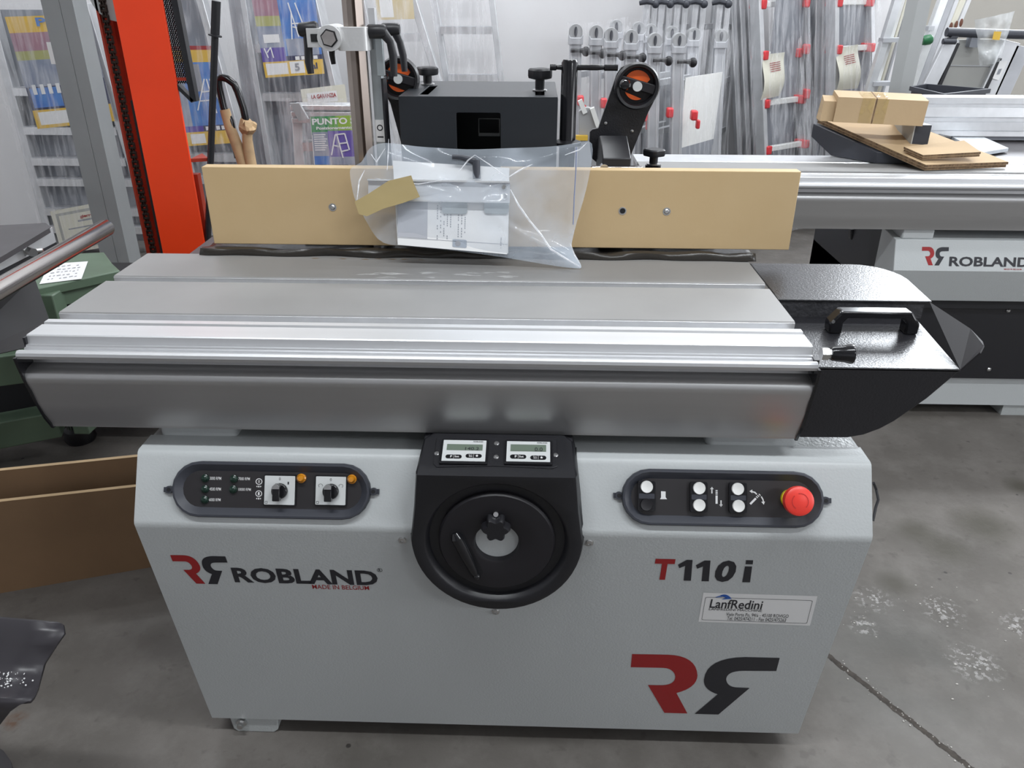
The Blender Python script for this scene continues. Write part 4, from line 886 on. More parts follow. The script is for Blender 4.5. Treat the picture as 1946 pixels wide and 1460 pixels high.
# ================================================================== second machine: panel saw on the right
saw = thing('panel_saw', 'light grey panel saw with long aluminium sliding beam and black lower panel, right background', 'machine', (1.9, 1.3, 0))
SY, SZ = 0.95, -.034
def shift(p, dy, dz): return [(a + dy, b + dz) for a, b in p]
DY = SY + .4525
SX0, SX1 = 0.52, 3.2
MB().exx(shift(rail, DY, SZ), SX0, SX1).build('front_rail', M_RAIL, saw, smooth=25)
MB().exx(shift(beam, DY, SZ), SX0, SX1).build('front_beam', M_ALU, saw, smooth=30)
MB().exx(shift(slab(-.331, -.20), DY, SZ), SX0, SX1).build('table_slab', M_ALUTOP, saw)
MB().exx(shift(slab(-.185, -.06), DY, SZ), SX0, SX1).build('table_slab', M_ALUB, saw)
MB().box(SX0 + .004, SX1 - .004, DY - .40, DY - .062, .862 + SZ, .8858 + SZ).build('table_core', M_ALU, saw)
for x in (SX0 - .004, SX1): MB().exx(shift(cap, DY, SZ), x, x + .004).build('end_cap', M_BLACKG, saw)
bx0 = at(1705, 455, y=.975).x; zk0_ = .30
sp = [(.985, at(1705, 455, y=.985).z), (.955, at(1700, 514, y=.955).z), (1.0, at(1800, 572, y=1.0).z)]
MB().exx([sp[0], sp[1], sp[2], (1.10, sp[2][1]), (1.10, sp[0][1] + .01)], bx0, 3.1).build('upper_cabinet', M_PAINT, saw, bevel=.002)
MB().box(bx0 + .03, 3.08, 1.10, 1.80, zk0_, sp[0][1]).build('rear_body', M_BLACK, saw)
zk0, zk1 = sp[2][1], at(1900, 713, y=1.06).z
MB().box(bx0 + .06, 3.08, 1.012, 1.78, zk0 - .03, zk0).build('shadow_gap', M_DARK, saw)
MB().box(bx0 + .03, 3.08, 1.03, 1.80, zk1, zk0 - .02).build('black_panel', M_BLACK, saw)
MB().box(bx0 + .05, 3.08, 1.05, 1.80, .045, zk1).build('plinth', M_PAINT, saw)
for x, y in ((1916, 590), (1879, 702)):
    q = at(x, y, y=1.03); MB().lathe([(.007, 0), (.007, .003), (.004, .006), (0, .006)], q, (0, -1, 0), 14).build('panel_bolt', M_STEEL, saw)
for x in (bx0 + .55, 2.8): MB().box(x, x + .12, 1.06, 1.16, 0, .045).build('foot', M_PLATE, saw)
MB().box(bx0 + .02, bx0 + .12, .99, 1.10, sp[0][1], .737 + SZ).build('beam_carrier', M_PAINT, saw, bevel=.004)
sc_ = [at(x, y, y=1.40) for x, y in ((1617, 436), (1617, 456), (1655, 468), (1690, 480), (1715, 480), (1715, 436))]
MB().prism(FY, [(q.x, q.z) for q in sc_], 1.40, 1.43).build('side_cover', M_BLACK, saw, bevel=.004)
ep_ = [at(x, y, z=.44) for x, y in ((1629, 502), (1640, 494), (1668, 487), (1700, 483), (1730, 500), (1730, 540), (1690, 530))]
MB().prism(FZ, [(q.x, q.y) for q in ep_], .42, .44).build('extension_plate', M_PAINT, saw, bevel=.003)
MB().box(1.72, 3.1, 1.36, 2.2, .80, .86).build('saw_table', M_IRON, saw, bevel=.002)
MB().box(1.9, 3.0, 1.45, 1.75, .69, .80).build('saw_trunk', M_DARK, saw)
FS = Frame((0, sp[1][0], sp[1][1]), (1, 0, 0), (0, sp[0][0] - sp[1][0], sp[0][1] - sp[1][1]))
zs = lambda x, y: (1640 + x / 6.36, 420 + y / 6.36)
a = FS.px(*zs(705, 420)); b_ = FS.px(*zs(1030, 420)); t_ = FS.px(*zs(870, 314)); d_ = FS.px(*zs(870, 538)); emblem(FS, a[0], d_[1], b_[0], t_[1], saw)
mb = MB(); a = FS.px(*zs(1042, 490)); b_ = FS.px(*zs(2010, 520)); t_ = FS.px(*zs(1200, 432)); d_ = FS.px(*zs(1200, 550)); letter(mb, 'ROBLAND', FS, a[0], d_[1], b_[0], t_[1], bold=.03); mb.build('brand_lettering', M_INK, saw, smooth=0)
mb = MB(); letter(mb, 'MADE IN BELGIUM', FS, FS.px(*zs(1705, 590))[0], d_[1] - .0095, FS.px(*zs(1915, 590))[0], d_[1] - .005, bold=.01); mb.build('origin_lettering', M_RED, saw, smooth=0)
ZS = .866
# crosscut fence extrusion standing over the saw
yc = 1.70; e0 = at(1755, 185, y=yc); zt_, zb_ = e0.z, at(1765, 258, y=yc).z
cf = thing('crosscut_fence', 'long ribbed aluminium fence extrusion behind the cardboard on the panel saw', 'fence', (2.3, yc, zb_ - .06))
ep = [(yc, zt_), (yc, zt_ - .022), (yc + .006, zt_ - .024), (yc + .006, zt_ - .034), (yc, zt_ - .036), (yc - .004, zt_ - .070), (yc + .004, zt_ - .074), (yc + .004, zt_ - .086), (yc - .005, zt_ - .09), (yc - .005, zt_ - .118), (yc - .001, zt_ - .121), (yc - .005, zt_ - .124), (yc - .006, zb_), (yc + .09, zb_), (yc + .09, zt_)]
MB().exx(ep, e0.x, 3.1).build('extrusion', M_ALUB, cf, smooth=20)
MB().box(e0.x + .02, 3.05, yc + .005, yc + .085, ZS + .0, zb_).build('fence_carriage', M_PANELG, cf)
# flattened cartons
def lying(name, label, corners, thick, fold=True, m=M_CARD):
    t = thing(name, label, 'cardboard', tuple(sum((V(c) for c in corners), V()) / 4), 'flattened cartons on the panel saw')
    up = V((0, 0, 1)); c = [V(q) for q in corners]
    def layer(z0, z1, ins): cc = sum(c, V()) / 4; return [q + (cc - q) * ins + up * z0 for q in c], [q + (cc - q) * ins + up * z1 for q in c]
    n_ = 2
    for i in range(n_):
        lo, hi = layer(i * thick / n_ + .0004, (i + 1) * thick / n_ - .0008, .0 if i else .015); MB().loft([lo, hi], cap0=True, cap1=True).build('cardboard_layer', m, t)
        lo, hi = layer(i * thick / n_ + .0012, (i + 1) * thick / n_ - .0014, -.0006 if i else .0145); MB().loft([lo, hi]).build('corrugated_edge', M_CARDE, t)
    return t
c1_ = [at(1551, 233, z=.968), at(1757, 325, z=ZS + .002), at(1914, 319, z=ZS + .002), at(1700, 236, z=.968)]
A0, A1 = c1_[0] - V((0, 0, .003)), c1_[0].lerp(c1_[1], .62) - V((0, 0, .003)); sd = (c1_[3] - c1_[0]).normalized() * .16
B0, B1 = V((A0.x, A0.y, A0.z - .045)), V((A1.x, A1.y, ZS + .001))
A0, A1 = A0 - sd * .06, A1 - sd * .06; B0, B1 = B0 - sd * .06, B1 - sd * .06; Bm = V((B0.x, B0.y, 0)).lerp(V((B1.x, B1.y, 0)), .35); Bm.z = ZS + .001
db = MB().loft([[A0, A1, B1, Bm, B0], [A0 + sd, A1 + sd, B1 + sd, Bm + sd, B0 + sd]], cap0=True, cap1=True)
tag(db.build('tool_case', M_BEZEL, bevel=.002), 'dark grey wedge shaped case under the large flattened carton', 'case')
lying('flattened_carton', 'large flattened brown carton sloping across the panel saw beam', c1_, .020)
pn = (c1_[1] - c1_[0]).cross(c1_[3] - c1_[0]).normalized(); pn = pn if pn.z > 0 else -pn
def on_carton(px, py, off=.0205): d = ray(px, py); return CAM + d * ((c1_[0] + pn * off - CAM).dot(pn) / d.dot(pn))
c2_ = [on_carton(1716, 288), on_carton(1752, 304), on_carton(1862, 298), on_carton(1830, 276)]
lying('flattened_carton', 'small folded brown carton lying on the large flattened one', c2_, .016)
# metal angle bracket under the long cardboard sleeve
bk_ = thing('angle_bracket', 'grey perforated metal bracket with black end under the taped cardboard sleeve', 'bracket', tuple(at(1680, 270, z=.93)))
k0, k1, k2 = at(1605, 240, y=1.42), at(1710, 285, y=1.16), at(1742, 280, y=1.30)
mb = MB(); q0, q1 = at(1602, 237, y=1.50), at(1712, 287, y=1.20); up = V((0, 0, 1))
q2, q3 = at(1730, 281, y=1.22), at(1650, 236, y=1.52)
hgt = at(1735, 238, y=1.22).z - q2.z
mb.add([q2, q3, q3 + up * (hgt * .4), q2 + up * hgt], [(0, 1, 2, 3)]); mb.build('upright_plate', M_BEIGE, bk_, solid=.004, smooth=0)
MB().add([q0, q1, q2, q3], [(0, 1, 2, 3)]).build('base_plate', M_BEIGE, bk_, solid=.004, smooth=0)
for k in range(4):
    t = .2 + .17 * k; a = q0.lerp(q1, t) + (q3 - q0) * .12 + up * .003; d = (q1 - q0).normalized() * .022; s_ = (q3 - q0).normalized() * .006
    MB().add([a - d, a + d, a + d + s_, a - d + s_], [(0, 1, 2, 3)]).build('slot', M_DARK, bk_, smooth=0)
MB().box(q2.x, q2.x + .055, q2.y + .002, q2.y + .06, q2.z, q2.z + hgt).build('black_end_block', M_BEZEL, bk_)
# long cardboard sleeve with tape
y0 = 1.20; zb0 = q2.z + hgt + .004
s0, s1 = at(1583, 232, y=y0), at(1753, 240, y=y0); tl_, tr_ = at(1596, 185, y=y0), at(1766, 199, y=y0)
slv = thing('cardboard_sleeve', 'long taped brown cardboard sleeve on the panel saw', 'cardboard', ((s0.x + s1.x) / 2, y0 + .05, min(s0.z, s1.z)))
zb0 = min(s0.z, s1.z); H1 = tl_.z - s0.z; dx = tl_.x - s0.x; L_ = s1.x - s0.x; tiltz = s1.z - s0.z
def sleeve(x0, x1, h, d, y_, nm, m, sk=0.0):
    z_ = lambda x: s0.z + tiltz * (x - s0.x) / L_
    f0 = [V((x0, y_, z_(x0))), V((x0 + sk, y_ + .01, z_(x0) + h)), V((x0 + sk + .012, y_ + d, z_(x0) + h + .012)), V((x0 + .01, y_ + d, z_(x0)))]
    f1 = [V((x1, y_, z_(x1))), V((x1 + sk, y_ + .01, z_(x1) + h)), V((x1 + sk + .012, y_ + d, z_(x1) + h + .012)), V((x1 + .01, y_ + d, z_(x1)))]
    return MB().loft([f0, f1], cap0=True, cap1=True).build(nm, m, slv)
sleeve(s0.x, s1.x, H1, .10, y0, 'outer_sleeve', M_CARD, dx)
i0 = at(1557, 226, y=y0 + .02); sleeve(i0.x, s0.x + .02, H1 * .80, .07, y0 + .012, 'inner_box', M_CARD, dx * .8)
for t0, t1 in ((.42, .435),):
    sleeve(s0.x + L_ * t0, s0.x + L_ * t1, H1 + .0008, .1008, y0 - .0006, 'joint_line', M_CARDE, dx)
mb = MB()
for t0, t1, a0, a1 in ((.27, .41, .02, 1.0), (.44, .56, .02, 1.0)):
    xa, xb = s0.x + L_ * t0, s0.x + L_ * t1; z_ = lambda x: s0.z + tiltz * (x - s0.x) / L_
    o = MB().add([V((xa, y0 - .001, z_(xa) + H1 * a0)), V((xb, y0 - .001, z_(xb) + H1 * a0)), V((xb + dx, y0 + .009, z_(xb) + H1 + .0008)), V((xa + dx, y0 + .009, z_(xa) + H1 + .0008)), V((xb + dx + .012, y0 + .09, z_(xb) + H1 + .0125)), V((xa + dx + .012, y0 + .09, z_(xa) + H1 + .0125))], [(0, 1, 2, 3), (3, 2, 4, 5)])
    o.build('parcel_tape', film('parcel tape film', (0.55, 0.40, 0.17), 0.35, 0.8, 20, rough=0.1), slv, smooth=0)
# black grab handle and papers further back on the saw table
mb = MB(); mb.tube([at(1755, 268, y=1.62), at(1785, 262, y=1.62), at(1806, 262, y=1.62)], [.008, .014, .006], 10); mb.tube([at(1775, 262, y=1.62), at(1800, 272, y=1.56)], .012, 10)
tag(mb.build('black_clamp', M_BLACK), 'small black clamp lying behind the folded carton on the saw', 'clamp')
c = [at(1800, 262, z=ZS), at(1850, 258, z=ZS), at(1915, 288, z=ZS), at(1866, 296, z=ZS)]
mb = MB(); mb.loft([[q + V((0, 0, -.0)) for q in c], [q + V((0, 0, .012)) for q in c]], cap0=True, cap1=True)
tag(mb.build('pale_plate', mat('pale speckled sheet', (.62, .66, .70), .3, var=.1, vscale=40)), 'pale speckled sheet lying on the saw table under the extrusion', 'sheet')

# ================================================================== left: green machine
gm = thing('green_machine', 'old green woodworking machine with dark iron tables, left background', 'machine', (-1.45, .6, 0))
ft = at(155, 836, z=0.0)
lg = MB(); lg.lathe([(.045, 0), (.05, .010), (.045, .045), (.034, .055), (.034, .10)], (ft.x, ft.y, 0), (0, 0, 1), 22); lg.build('rubber_foot', M_BLACK, gm)
MB().cyl((ft.x, ft.y, .05), (ft.x, ft.y, .16), .034, n=20).build('foot_stem', M_GREEN, gm)
zt = at(120, 520, y=.70).z
GZ = .605
pc = [at(165, 560, z=GZ), at(300, 522, z=GZ), at(258, 470, z=GZ), at(120, 492, z=GZ)]
xr_ = ft.x + .10
gq = [at(x, y, z=GZ) for x, y in ((-60, 578), (62, 550), (228, 514), (213, 500), (198, 479), (100, 484), (-60, 500))]
MB().prism(FZ, [(q.x, q.y) for q in gq], GZ - .03, GZ).build('green_bed', M_GREEN, gm, bevel=.004)
cq = sum(gq, V()) / len(gq)
MB().prism(FZ, [(cq.x + (q.x - cq.x) * .94, cq.y + (q.y - cq.y) * .94) for q in gq], GZ - .07, GZ - .03).build('green_apron', M_GREEN, gm)
l0, l1 = at(62, 545, y=.60), at(92, 545, y=.60)
MB().box(l0.x, l0.x + .050, .60, .66, .12, GZ - .02).build('green_leg', M_GREEN, gm, bevel=.004)
a, b_ = at(0, 815, y=.55), at(105, 800, y=.62)
MB().bar((-2.0, .40, .10), (ft.x + .02, .66, .14), .08, .09).build('lower_rail', M_GREEN, gm, bevel=.004)
MB().bar((-2.0, .26, .40), (-1.23, .50, .42), .08, .09).build('middle_rail', M_GREEN, gm, bevel=.004)
MB().box(-2.1, -1.02, .74, 1.10, .10, GZ - .08).build('dark_inside', M_DARK, gm)  # near black box in place of the shade beneath the bed
# hinged dark table and its trim
dq = [at(0, 545, z=.74), at(60, 545, z=.66), at(82, 608, z=.62), at(40, 665, z=.60), at(0, 672, z=.60)]
mb = MB(); mb.add([at(-120, 520, y=.10), at(55, 528, y=.42), at(84, 610, y=.36), at(46, 662, y=.22), at(-120, 700, y=.0)], [(0, 1, 2, 3, 4)]); mb.build('iron_table', M_IROND, gm, solid=.03, smooth=0)
t1 = [at(-140, 440, z=.83), at(88, 428, z=.83), at(98, 436, z=.83), at(-140, 580, z=.83)]
mb = MB(); mb.add(t1, [(0, 1, 2, 3)]); mb.build('upper_table', M_IRON, gm, solid=.012, smooth=0)
pA, pB = at(-150, 568, z=.815), at(99, 446, z=.815)
MB().bar(pA, pB, .012, .040).build('aluminium_rail', M_ALUB, gm, bevel=.001)
MB().bar(pA + V((.0, 0, -.035)), pB + V((0, 0, -.035)), .012, .030).build('black_rail', M_BLACK, gm)
for x, y in ((38, 476), (56, 477)):
    q = at(x, y, z=.81); dd = V((.8, -.6, 0)); MB().cyl(q, q + dd * .022, .011, n=6).build('rail_bolt', M_STEEL, gm)
q = at(60, 478, z=.81); MB().cyl(q, at(82, 476, z=.81), .006, n=12).build('rail_pin', M_STEEL, gm)
ra_, rb_ = at(-160, 640, z=.90), at(203, 432, z=.90); d_ = (rb_ - ra_).normalized()
rod = MB().lathe([(.0185, 0), (.0185, (rb_ - ra_).length - .003), (.0165, (rb_ - ra_).length)], ra_, d_, 28); rod.build('round_bar', M_CHROME, gm)
MB().bar(pA.lerp(pB, .1), V((ra_.x, ra_.y + .02, .90)), .03, .03).build('bar_bracket', M_IRON, gm)
MB().box(-2.0, -1.55, .1, .55, .60, .80).build('table_casting', M_GREEN, gm)
pp = [at(94, 502, z=GZ + .002), at(167, 497, z=GZ + .002), at(155, 530, z=GZ + .002), at(75, 540, z=GZ + .002)]
o = MB().add(pp, [(0, 1, 2, 3)]).build('note_paper', M_PAPER, solid=.001, smooth=0); tag(o, 'handwritten white note paper lying on the green machine bed', 'paper')
q = Off(Quad(*[p + V((0, 0, .0012)) for p in pp])); mb = MB()
for r_ in range(5):
    x = .15
    while x < .85:
        l_ = random.uniform(.03, .1); y_ = .15 + r_ * .16 + random.uniform(-.02, .02)
        if random.random() < .8: mb.flat(q, [(x, y_), (x + l_, y_ + .01), (x + l_, y_ + .05), (x, y_ + .035)])
        x += l_ + .05
mb.build('handwriting', M_PRINTG, o, smooth=0)
# ---- orange stacker mast
YM = 1.30
stk_ = thing('stacker_truck', 'orange red steel stacker mast with chain and black mesh guard', 'forklift', (-1.1, YM + .1, 0))
ml, mr = at(212, 0, y=YM).x + .003, at(395, 478, y=YM).x - .008
zm = 2.1
MB().box(ml, mr, YM, YM + .010, .06, zm).build('mast_flange', M_ORANGE, stk_, bevel=.001)
MB().box(mr - .040, mr - .030, YM + .010, YM + .025, .06, zm).build('mast_web', M_ORANGE, stk_)
il = at(182, 0, y=YM + .05).x
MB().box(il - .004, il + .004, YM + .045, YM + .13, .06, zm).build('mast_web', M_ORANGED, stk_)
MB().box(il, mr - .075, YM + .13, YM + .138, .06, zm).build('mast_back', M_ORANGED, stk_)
q = at(250, 190, y=YM + .03); MB().box(ml - .014, ml - .002, YM + .012, YM + .03, .06, q.z).build('inner_mast_edge', M_DARK, stk_)
ch = MB(); cx_ = at(196, 10, y=YM + .035).x; zz = .1; k = 0
while zz < 1.75:
    w_ = .004 if k % 2 == 0 else .0085
    for sg in (-1, 1): ch.box(cx_ + sg * w_ - .0013, cx_ + sg * w_ + .0013, YM + .028, YM + .042, zz - .002, zz + .017)
    ch.cyl((cx_ - .011, YM + .035, zz), (cx_ + .011, YM + .035, zz), .0055, n=8); zz += .0158; k += 1
ch.build('lift_chain', M_CHAIN, stk_, kind='stuff')
q = at(222, 0, y=YM + .06); MB().cyl((q.x, YM + .045, q.z + .02), (q.x, YM + .075, q.z + .02), .085, n=36).build('chain_pulley', M_POSTL, stk_)
MB().box(ml - .06, mr + .05, YM + .01, YM + .55, .03, .14).build('stacker_base', M_ORANGE, stk_)
for x, y in ((ml, YM + .03), (mr, YM + .5)): MB().cyl((x - .02, y + .04, .03), (x + .02, y + .04, .03), .03, n=18).build('wheel', M_BLACK, stk_)
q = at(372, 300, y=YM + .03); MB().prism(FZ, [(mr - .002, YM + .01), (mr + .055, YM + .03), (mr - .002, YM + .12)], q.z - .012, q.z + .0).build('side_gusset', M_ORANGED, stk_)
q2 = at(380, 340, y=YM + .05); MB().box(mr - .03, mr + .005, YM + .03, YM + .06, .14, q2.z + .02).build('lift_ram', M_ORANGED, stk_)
YG = YM + .018
G = lambda x, y: at(x, y, y=YG)
ga, gb_, gc, ge = G(322, -40), G(366, 190), G(340, 172), G(300, -40)
mb = MB(); mb.bar(G(327, -40), G(371, 192), .020, .03, (0, 1, 0)); mb.build('guard_upright', M_BLACKP, stk_)
MB().bar(G(336, 160), G(369, 192), .012, .03, (0, 1, 0)).build('guard_foot', M_BLACKP, stk_)
MB().bar(G(330, 150), G(356, 150), .010, .02, (0, 1, 0)).build('guard_crossbar', M_ORANGED, stk_)
me_ = MB(); rows = 25
for r_ in range(rows):
    y_ = -42 + r_ * 8.0
    for s_ in (-1, 1):
        pts_ = []
        xa, xb = 301 + y_ * .20, 331 + y_ * .187
        n_c = 4
        for i in range(n_c * 2 + 1):
            pts_.append(G(xa + (xb - xa + 4) * i / (n_c * 2), y_ + 4 + s_ * 4.0 * (1 if i % 2 else -1)))
        me_.tube(pts_, .0034, 5, cap=False)
me_.build('expanded_mesh', M_BLACKP, stk_, kind='stuff')
# tiller bar
ta, tb_ = at(411, 2, y=YM + .02), at(400, 314, y=YM + .02); td = tb_ - ta
til = MB().tube([ta, ta + td * .2], .0145, 16).build('tiller_grip', M_BLACK, stk_)
MB().tube([ta + td * .2, ta + td * 1.0, ta + td * 1.6], .0115, 14).build('tiller_bar', M_BLACKP, stk_)
MB().lathe([(.022, 0), (.022, .004), (.014, .006)], ta + td * .2, -td, 20).build('grip_collar', M_BLACK, stk_)
MB().bar(ta + td * 1.6, V((mr, YM + .12, (ta + td * 1.6).z - .02)), .03, .03).build('tiller_link', M_BLACKP, stk_)
# bent handle wrapped in kraft paper
YH = 1.55; Hn = lambda x, y: at(x, y, y=YH)
hd = thing('push_handle', 'bent black tube handle with legs wrapped in brown paper beside the orange mast', 'handle', (Hn(462, 300).x, YH, 0))
hp = [Hn(452, 300), Hn(438, 230), Hn(425, 205), Hn(416, 165), Hn(415, 152), Hn(421, 147), Hn(432, 150), Hn(445, 160), Hn(452, 175), Hn(462, 205), Hn(468, 232), Hn(472, 260), Hn(478, 310)]
MB().tube(hp, .0135, 14).build('bent_tube', M_BLACKG, hd)
for pts_, nm in ((((427, 208), (436, 240), (450, 275), (462, 312)), 0), (((470, 240), (470, 265), (473, 290), (477, 312)), 1)):
    P3 = [Hn(*p) for p in pts_]; e = P3[-1]; P3 += [V((e.x + .01, YH, e.z * .5)), V((e.x + .02, YH, .0))]
    MB().tube(P3, [.0185, .019, .021, .021, .020, .019], 14).build('kraft_wrap', M_KRAFT, hd)
tf_ = MB().lathe([(.020, -.01), (.030, .006), (.033, .018), (.024, .030), (.018, .040)], Hn(471, 248), (.2, -.3, 1), 14)
for v_ in tf_.v: v_ += V((random.uniform(-.007, .007), random.uniform(-.007, .007), random.uniform(-.008, .008)))
tf_.build('paper_tuft', M_KRAFT, hd, smooth=20)
# ---- steel columns of the building
c0_, c1_ = at(80, 30, y=2.2), at(141, 20, y=2.2); cr = at(116, 20, y=2.2).x
cxl = at(68, 0, y=2.2).x + .02
col = struct(MB().prism(FZ, [(cxl, 2.2), (cr - .002, 2.2), (cr - .001, 2.203), (cr + .001, 2.203), (cr + .002, 2.2), (c1_.x, 2.2), (c1_.x, 2.32), (cxl, 2.32)], 0, CEIL).build('trim_1', M_POST))
q0, q1 = at(90, 80, y=2.197), at(108, 122, y=2.197); MB().box(q0.x - .006, q1.x - .006, 2.1975, 2.199, q1.z, q0.z).build('paper_tag', M_PAPER, col)
yc2 = 2.9; c0_, c1_, cm = at(1722, 0, y=yc2), at(1775, 0, y=yc2), at(1742, 0, y=yc2)
struct(MB().prism(FZ, [(at(1705, 90, y=yc2).x, yc2), (cm.x, yc2 - .02), (at(1752, 85, y=yc2).x, yc2), (at(1752, 85, y=yc2).x - .01, yc2 + .05), (at(1705, 90, y=yc2).x + .035, yc2 + .05)], 0, CEIL).build('trim_2', M_POSTL))
# ---- flattened cartons standing on edge at the left of the cabinet
def standing(px_l, px_r, ytl, ytr, off, label):
    a = at(*px_l, z=0); b_ = at(*px_r, z=0); d = (b_ - a).normalized(); nn = V((-d.y, d.x, 0)) * off; a = a + nn; b_ = b_ + nn
    def top(px, py, base):
        dr = ray(px, py); n2 = V((-d.y, d.x, 0)); t = (a - CAM).dot(n2) / dr.dot(n2); return (CAM + dr * t).z
    zl_, zr_ = top(0, ytl, a), top(258, ytr, b_); a2 = a - d * .25; t_ = (-.475 - a.x) / d.x; b2 = a + d * t_; zs_ = (zr_ - zl_) / ((b_ - a).length)
    t = thing('standing_carton', label, 'cardboard', tuple((a2 + b2) / 2), 'cartons standing beside the cabinet')
    th = V((-d.y, d.x, 0)) * .012
    za, zb = zl_ - zs_ * .25, zl_ + zs_ * (b2 - a).length
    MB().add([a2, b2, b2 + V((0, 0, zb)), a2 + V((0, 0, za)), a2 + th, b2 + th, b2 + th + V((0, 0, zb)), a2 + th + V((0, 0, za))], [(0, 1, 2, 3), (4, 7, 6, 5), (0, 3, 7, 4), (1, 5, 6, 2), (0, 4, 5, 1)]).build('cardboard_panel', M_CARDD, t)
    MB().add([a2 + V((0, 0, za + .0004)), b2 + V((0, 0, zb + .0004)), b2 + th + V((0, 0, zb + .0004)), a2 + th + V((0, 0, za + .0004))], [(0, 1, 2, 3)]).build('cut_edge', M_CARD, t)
standing((0, 1128), (278, 1080), 952, 925, 0.0, 'lower brown carton standing on edge in front, left of the cabinet')
standing((0, 1128), (278, 1080), 893, 868, .055, 'taller brown carton standing on edge behind the lower one')
# ---- charcoal seat plate in the near left corner
rows = [(1183, 112, .452), (1188, 121, .450), (1205, 123, .445), (1230, 106, .425), (1262, 85, .402), (1285, 79, .392), (1310, 73, .392), (1325, 66, .400), (1334, 58, .403), (1340, 38, .398), (1350, 22, .385), (1378, 0, .345)]
tr = MB(); vs = []; ncol = 8
for py, pxr, z in rows:
    e = at(pxr, py, z=z); s_ = V((-1.05, e.y + .04, z))
    for i in range(ncol + 1): vs.append(e.lerp(s_, i / ncol))
tr.add(vs, [(r_ * (ncol + 1) + i, r_ * (ncol + 1) + i + 1, (r_ + 1) * (ncol + 1) + i + 1, (r_ + 1) * (ncol + 1) + i) for r_ in range(len(rows) - 1) for i in range(ncol)])
seat = thing('seat_plate', 'dark charcoal bent sheet metal plate sprinkled with white chips, near left corner', 'metal plate', (-.9, -.62, 0))
MB.build(tr, 'bent_plate', M_TRAY, seat, solid=.006, smooth=60)
MB().cyl((-.95, -.60, 0), (-.95, -.60, .39), .03, n=20).build('pedestal', M_TRAY, seat); MB().lathe([(.16, 0), (.16, .012), (.04, .03)], (-.95, -.60, 0), (0, 0, 1), 28).build('pedestal_base', M_TRAY, seat)
cp = MB()
for k in range(60):
    x, y = random.gauss(12, 26), random.gauss(1293, 11)
    if not (1275 < y < 1322 and x < 70): continue
    q = at(x, y, z=.3985); r_ = random.choice((.0006, .0008, .0014)); cp.sphere(q, r_, 6)
cp.build('chips', M_PAPER, seat, kind='stuff')

# ================================================================== ladders along the back wall
def line_at_z(p, q, z): t = (z - p.z) / (q.z - p.z); return p + (q - p) * t
def wrapfilm(t, c, m, amp=.02, nu=10, nv=40, seed=0):
    tl, tr, br, bl = [V(q) for q in c]; nn = (tr - tl).cross(tl - bl).normalized()
    if nn.y > 0: nn = -nn
    def f(u, v):
        q = (tl * (1 - u) + tr * u) * (1 - v) + (bl * (1 - u) + br * u) * v
        return q + nn * (amp * (noise.noise(V((u * 6 + seed, v * 3, seed))) + .6 * noise.noise(V((u * 14, v * 5 + seed, 2)))) + amp)
    return MB().grid(f, nu, nv).build('wrapping', m, t, smooth=60)
def ladder(name, label, y, Lp, Rp, rungs, ztop, lean=.04, yr=None, w=.028, d=.06, tread=.0, cap=None, wrap=None, rung_h=.028, m=M_LAD, group='ladders stored along the back wall', gap=.03, rm=None, amp=.02, back=None):
    """two stiles traced as photo lines on a leaning plane, set down on the floor; rungs at the given photo rows of the left stile"""
    yr = y if yr is None else yr
    l0, l1 = at(*Lp[0], y=y, lean=lean), at(*Lp[1], y=y, lean=lean); r0, r1 = at(*Rp[0], y=yr, lean=lean), at(*Rp[1], y=yr, lean=lean)
    lb, lt_, rb, rt = line_at_z(l0, l1, 0), line_at_z(l0, l1, ztop), line_at_z(r0, r1, 0), line_at_z(r0, r1, ztop)
    t = thing(name, label, 'ladder', tuple((lb + rb) / 2), group)
    across = (rb - lb).normalized(); front = V((across.y, -across.x, 0)); front = front if front.y < 0 else -front
    for a, b_ in ((lb, lt_), (rb, rt)): MB().bar(a, b_, w, d, front).build('stile', m, t, bevel=.003)
    for ry in rungs:
        z = ry if ry < 3 else at(Lp[0][0] + (Lp[1][0] - Lp[0][0]) * (ry - Lp[0][1]) / (Lp[1][1] - Lp[0][1]), ry, y=y, lean=lean).z
        if z < .1 or z > ztop: continue
        a, b_ = line_at_z(lb, lt_, z), line_at_z(rb, rt, z); ins = (b_ - a).normalized() * w * .5
        if tread:
            s_ = MB().bar(a + ins, b_ - ins, tread, .012); s_.bar(a + ins + front * tread * .5 - V((0, 0, .014)), b_ - ins + front * tread * .5 - V((0, 0, .014)), .006, .040)
            s_ = s_.build('tread', rm or M_ALUB, t)
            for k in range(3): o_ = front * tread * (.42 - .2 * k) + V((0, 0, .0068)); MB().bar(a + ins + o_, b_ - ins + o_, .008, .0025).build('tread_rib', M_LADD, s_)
        else:
            MB().bar(a + ins, b_ - ins, .030, rung_h).build('rung', rm or M_BTN, t, bevel=.004)
            if cap:
                for p_, sg in ((a, 1), (b_, -1)): MB().bar(p_ - ins * sg * .1, p_ + ins * sg * 2.4, .092, .050).build('rung_cap', cap, t, bevel=.006)
    if back is not None:
        o_ = front * -(d / 2 + .02); MB().add([lb + o_ + V((0, 0, .05)), rb + o_ + V((0, 0, .05)), rt + o_ - V((0, 0, .03)), lt_ + o_ - V((0, 0, .03))], [(0, 1, 2, 3)]).build('rear_frame', back, t, solid=.012, smooth=0)
    if wrap:
        fo = front * (d / 2 + gap); wrapfilm(t, (lt_ + fo - across * .02, rt + fo + across * .02, rb + fo + across * .02 + V((0, 0, .03)), lb + fo - across * .02 + V((0, 0, .03))), wrap, amp, seed=len(label))
    t['_n'] = 0; del t['_n']
    return t, front
def pl_at(px, py, y, lean, front=None, off=0.0): return at(px, py, y=y - off, lean=lean)
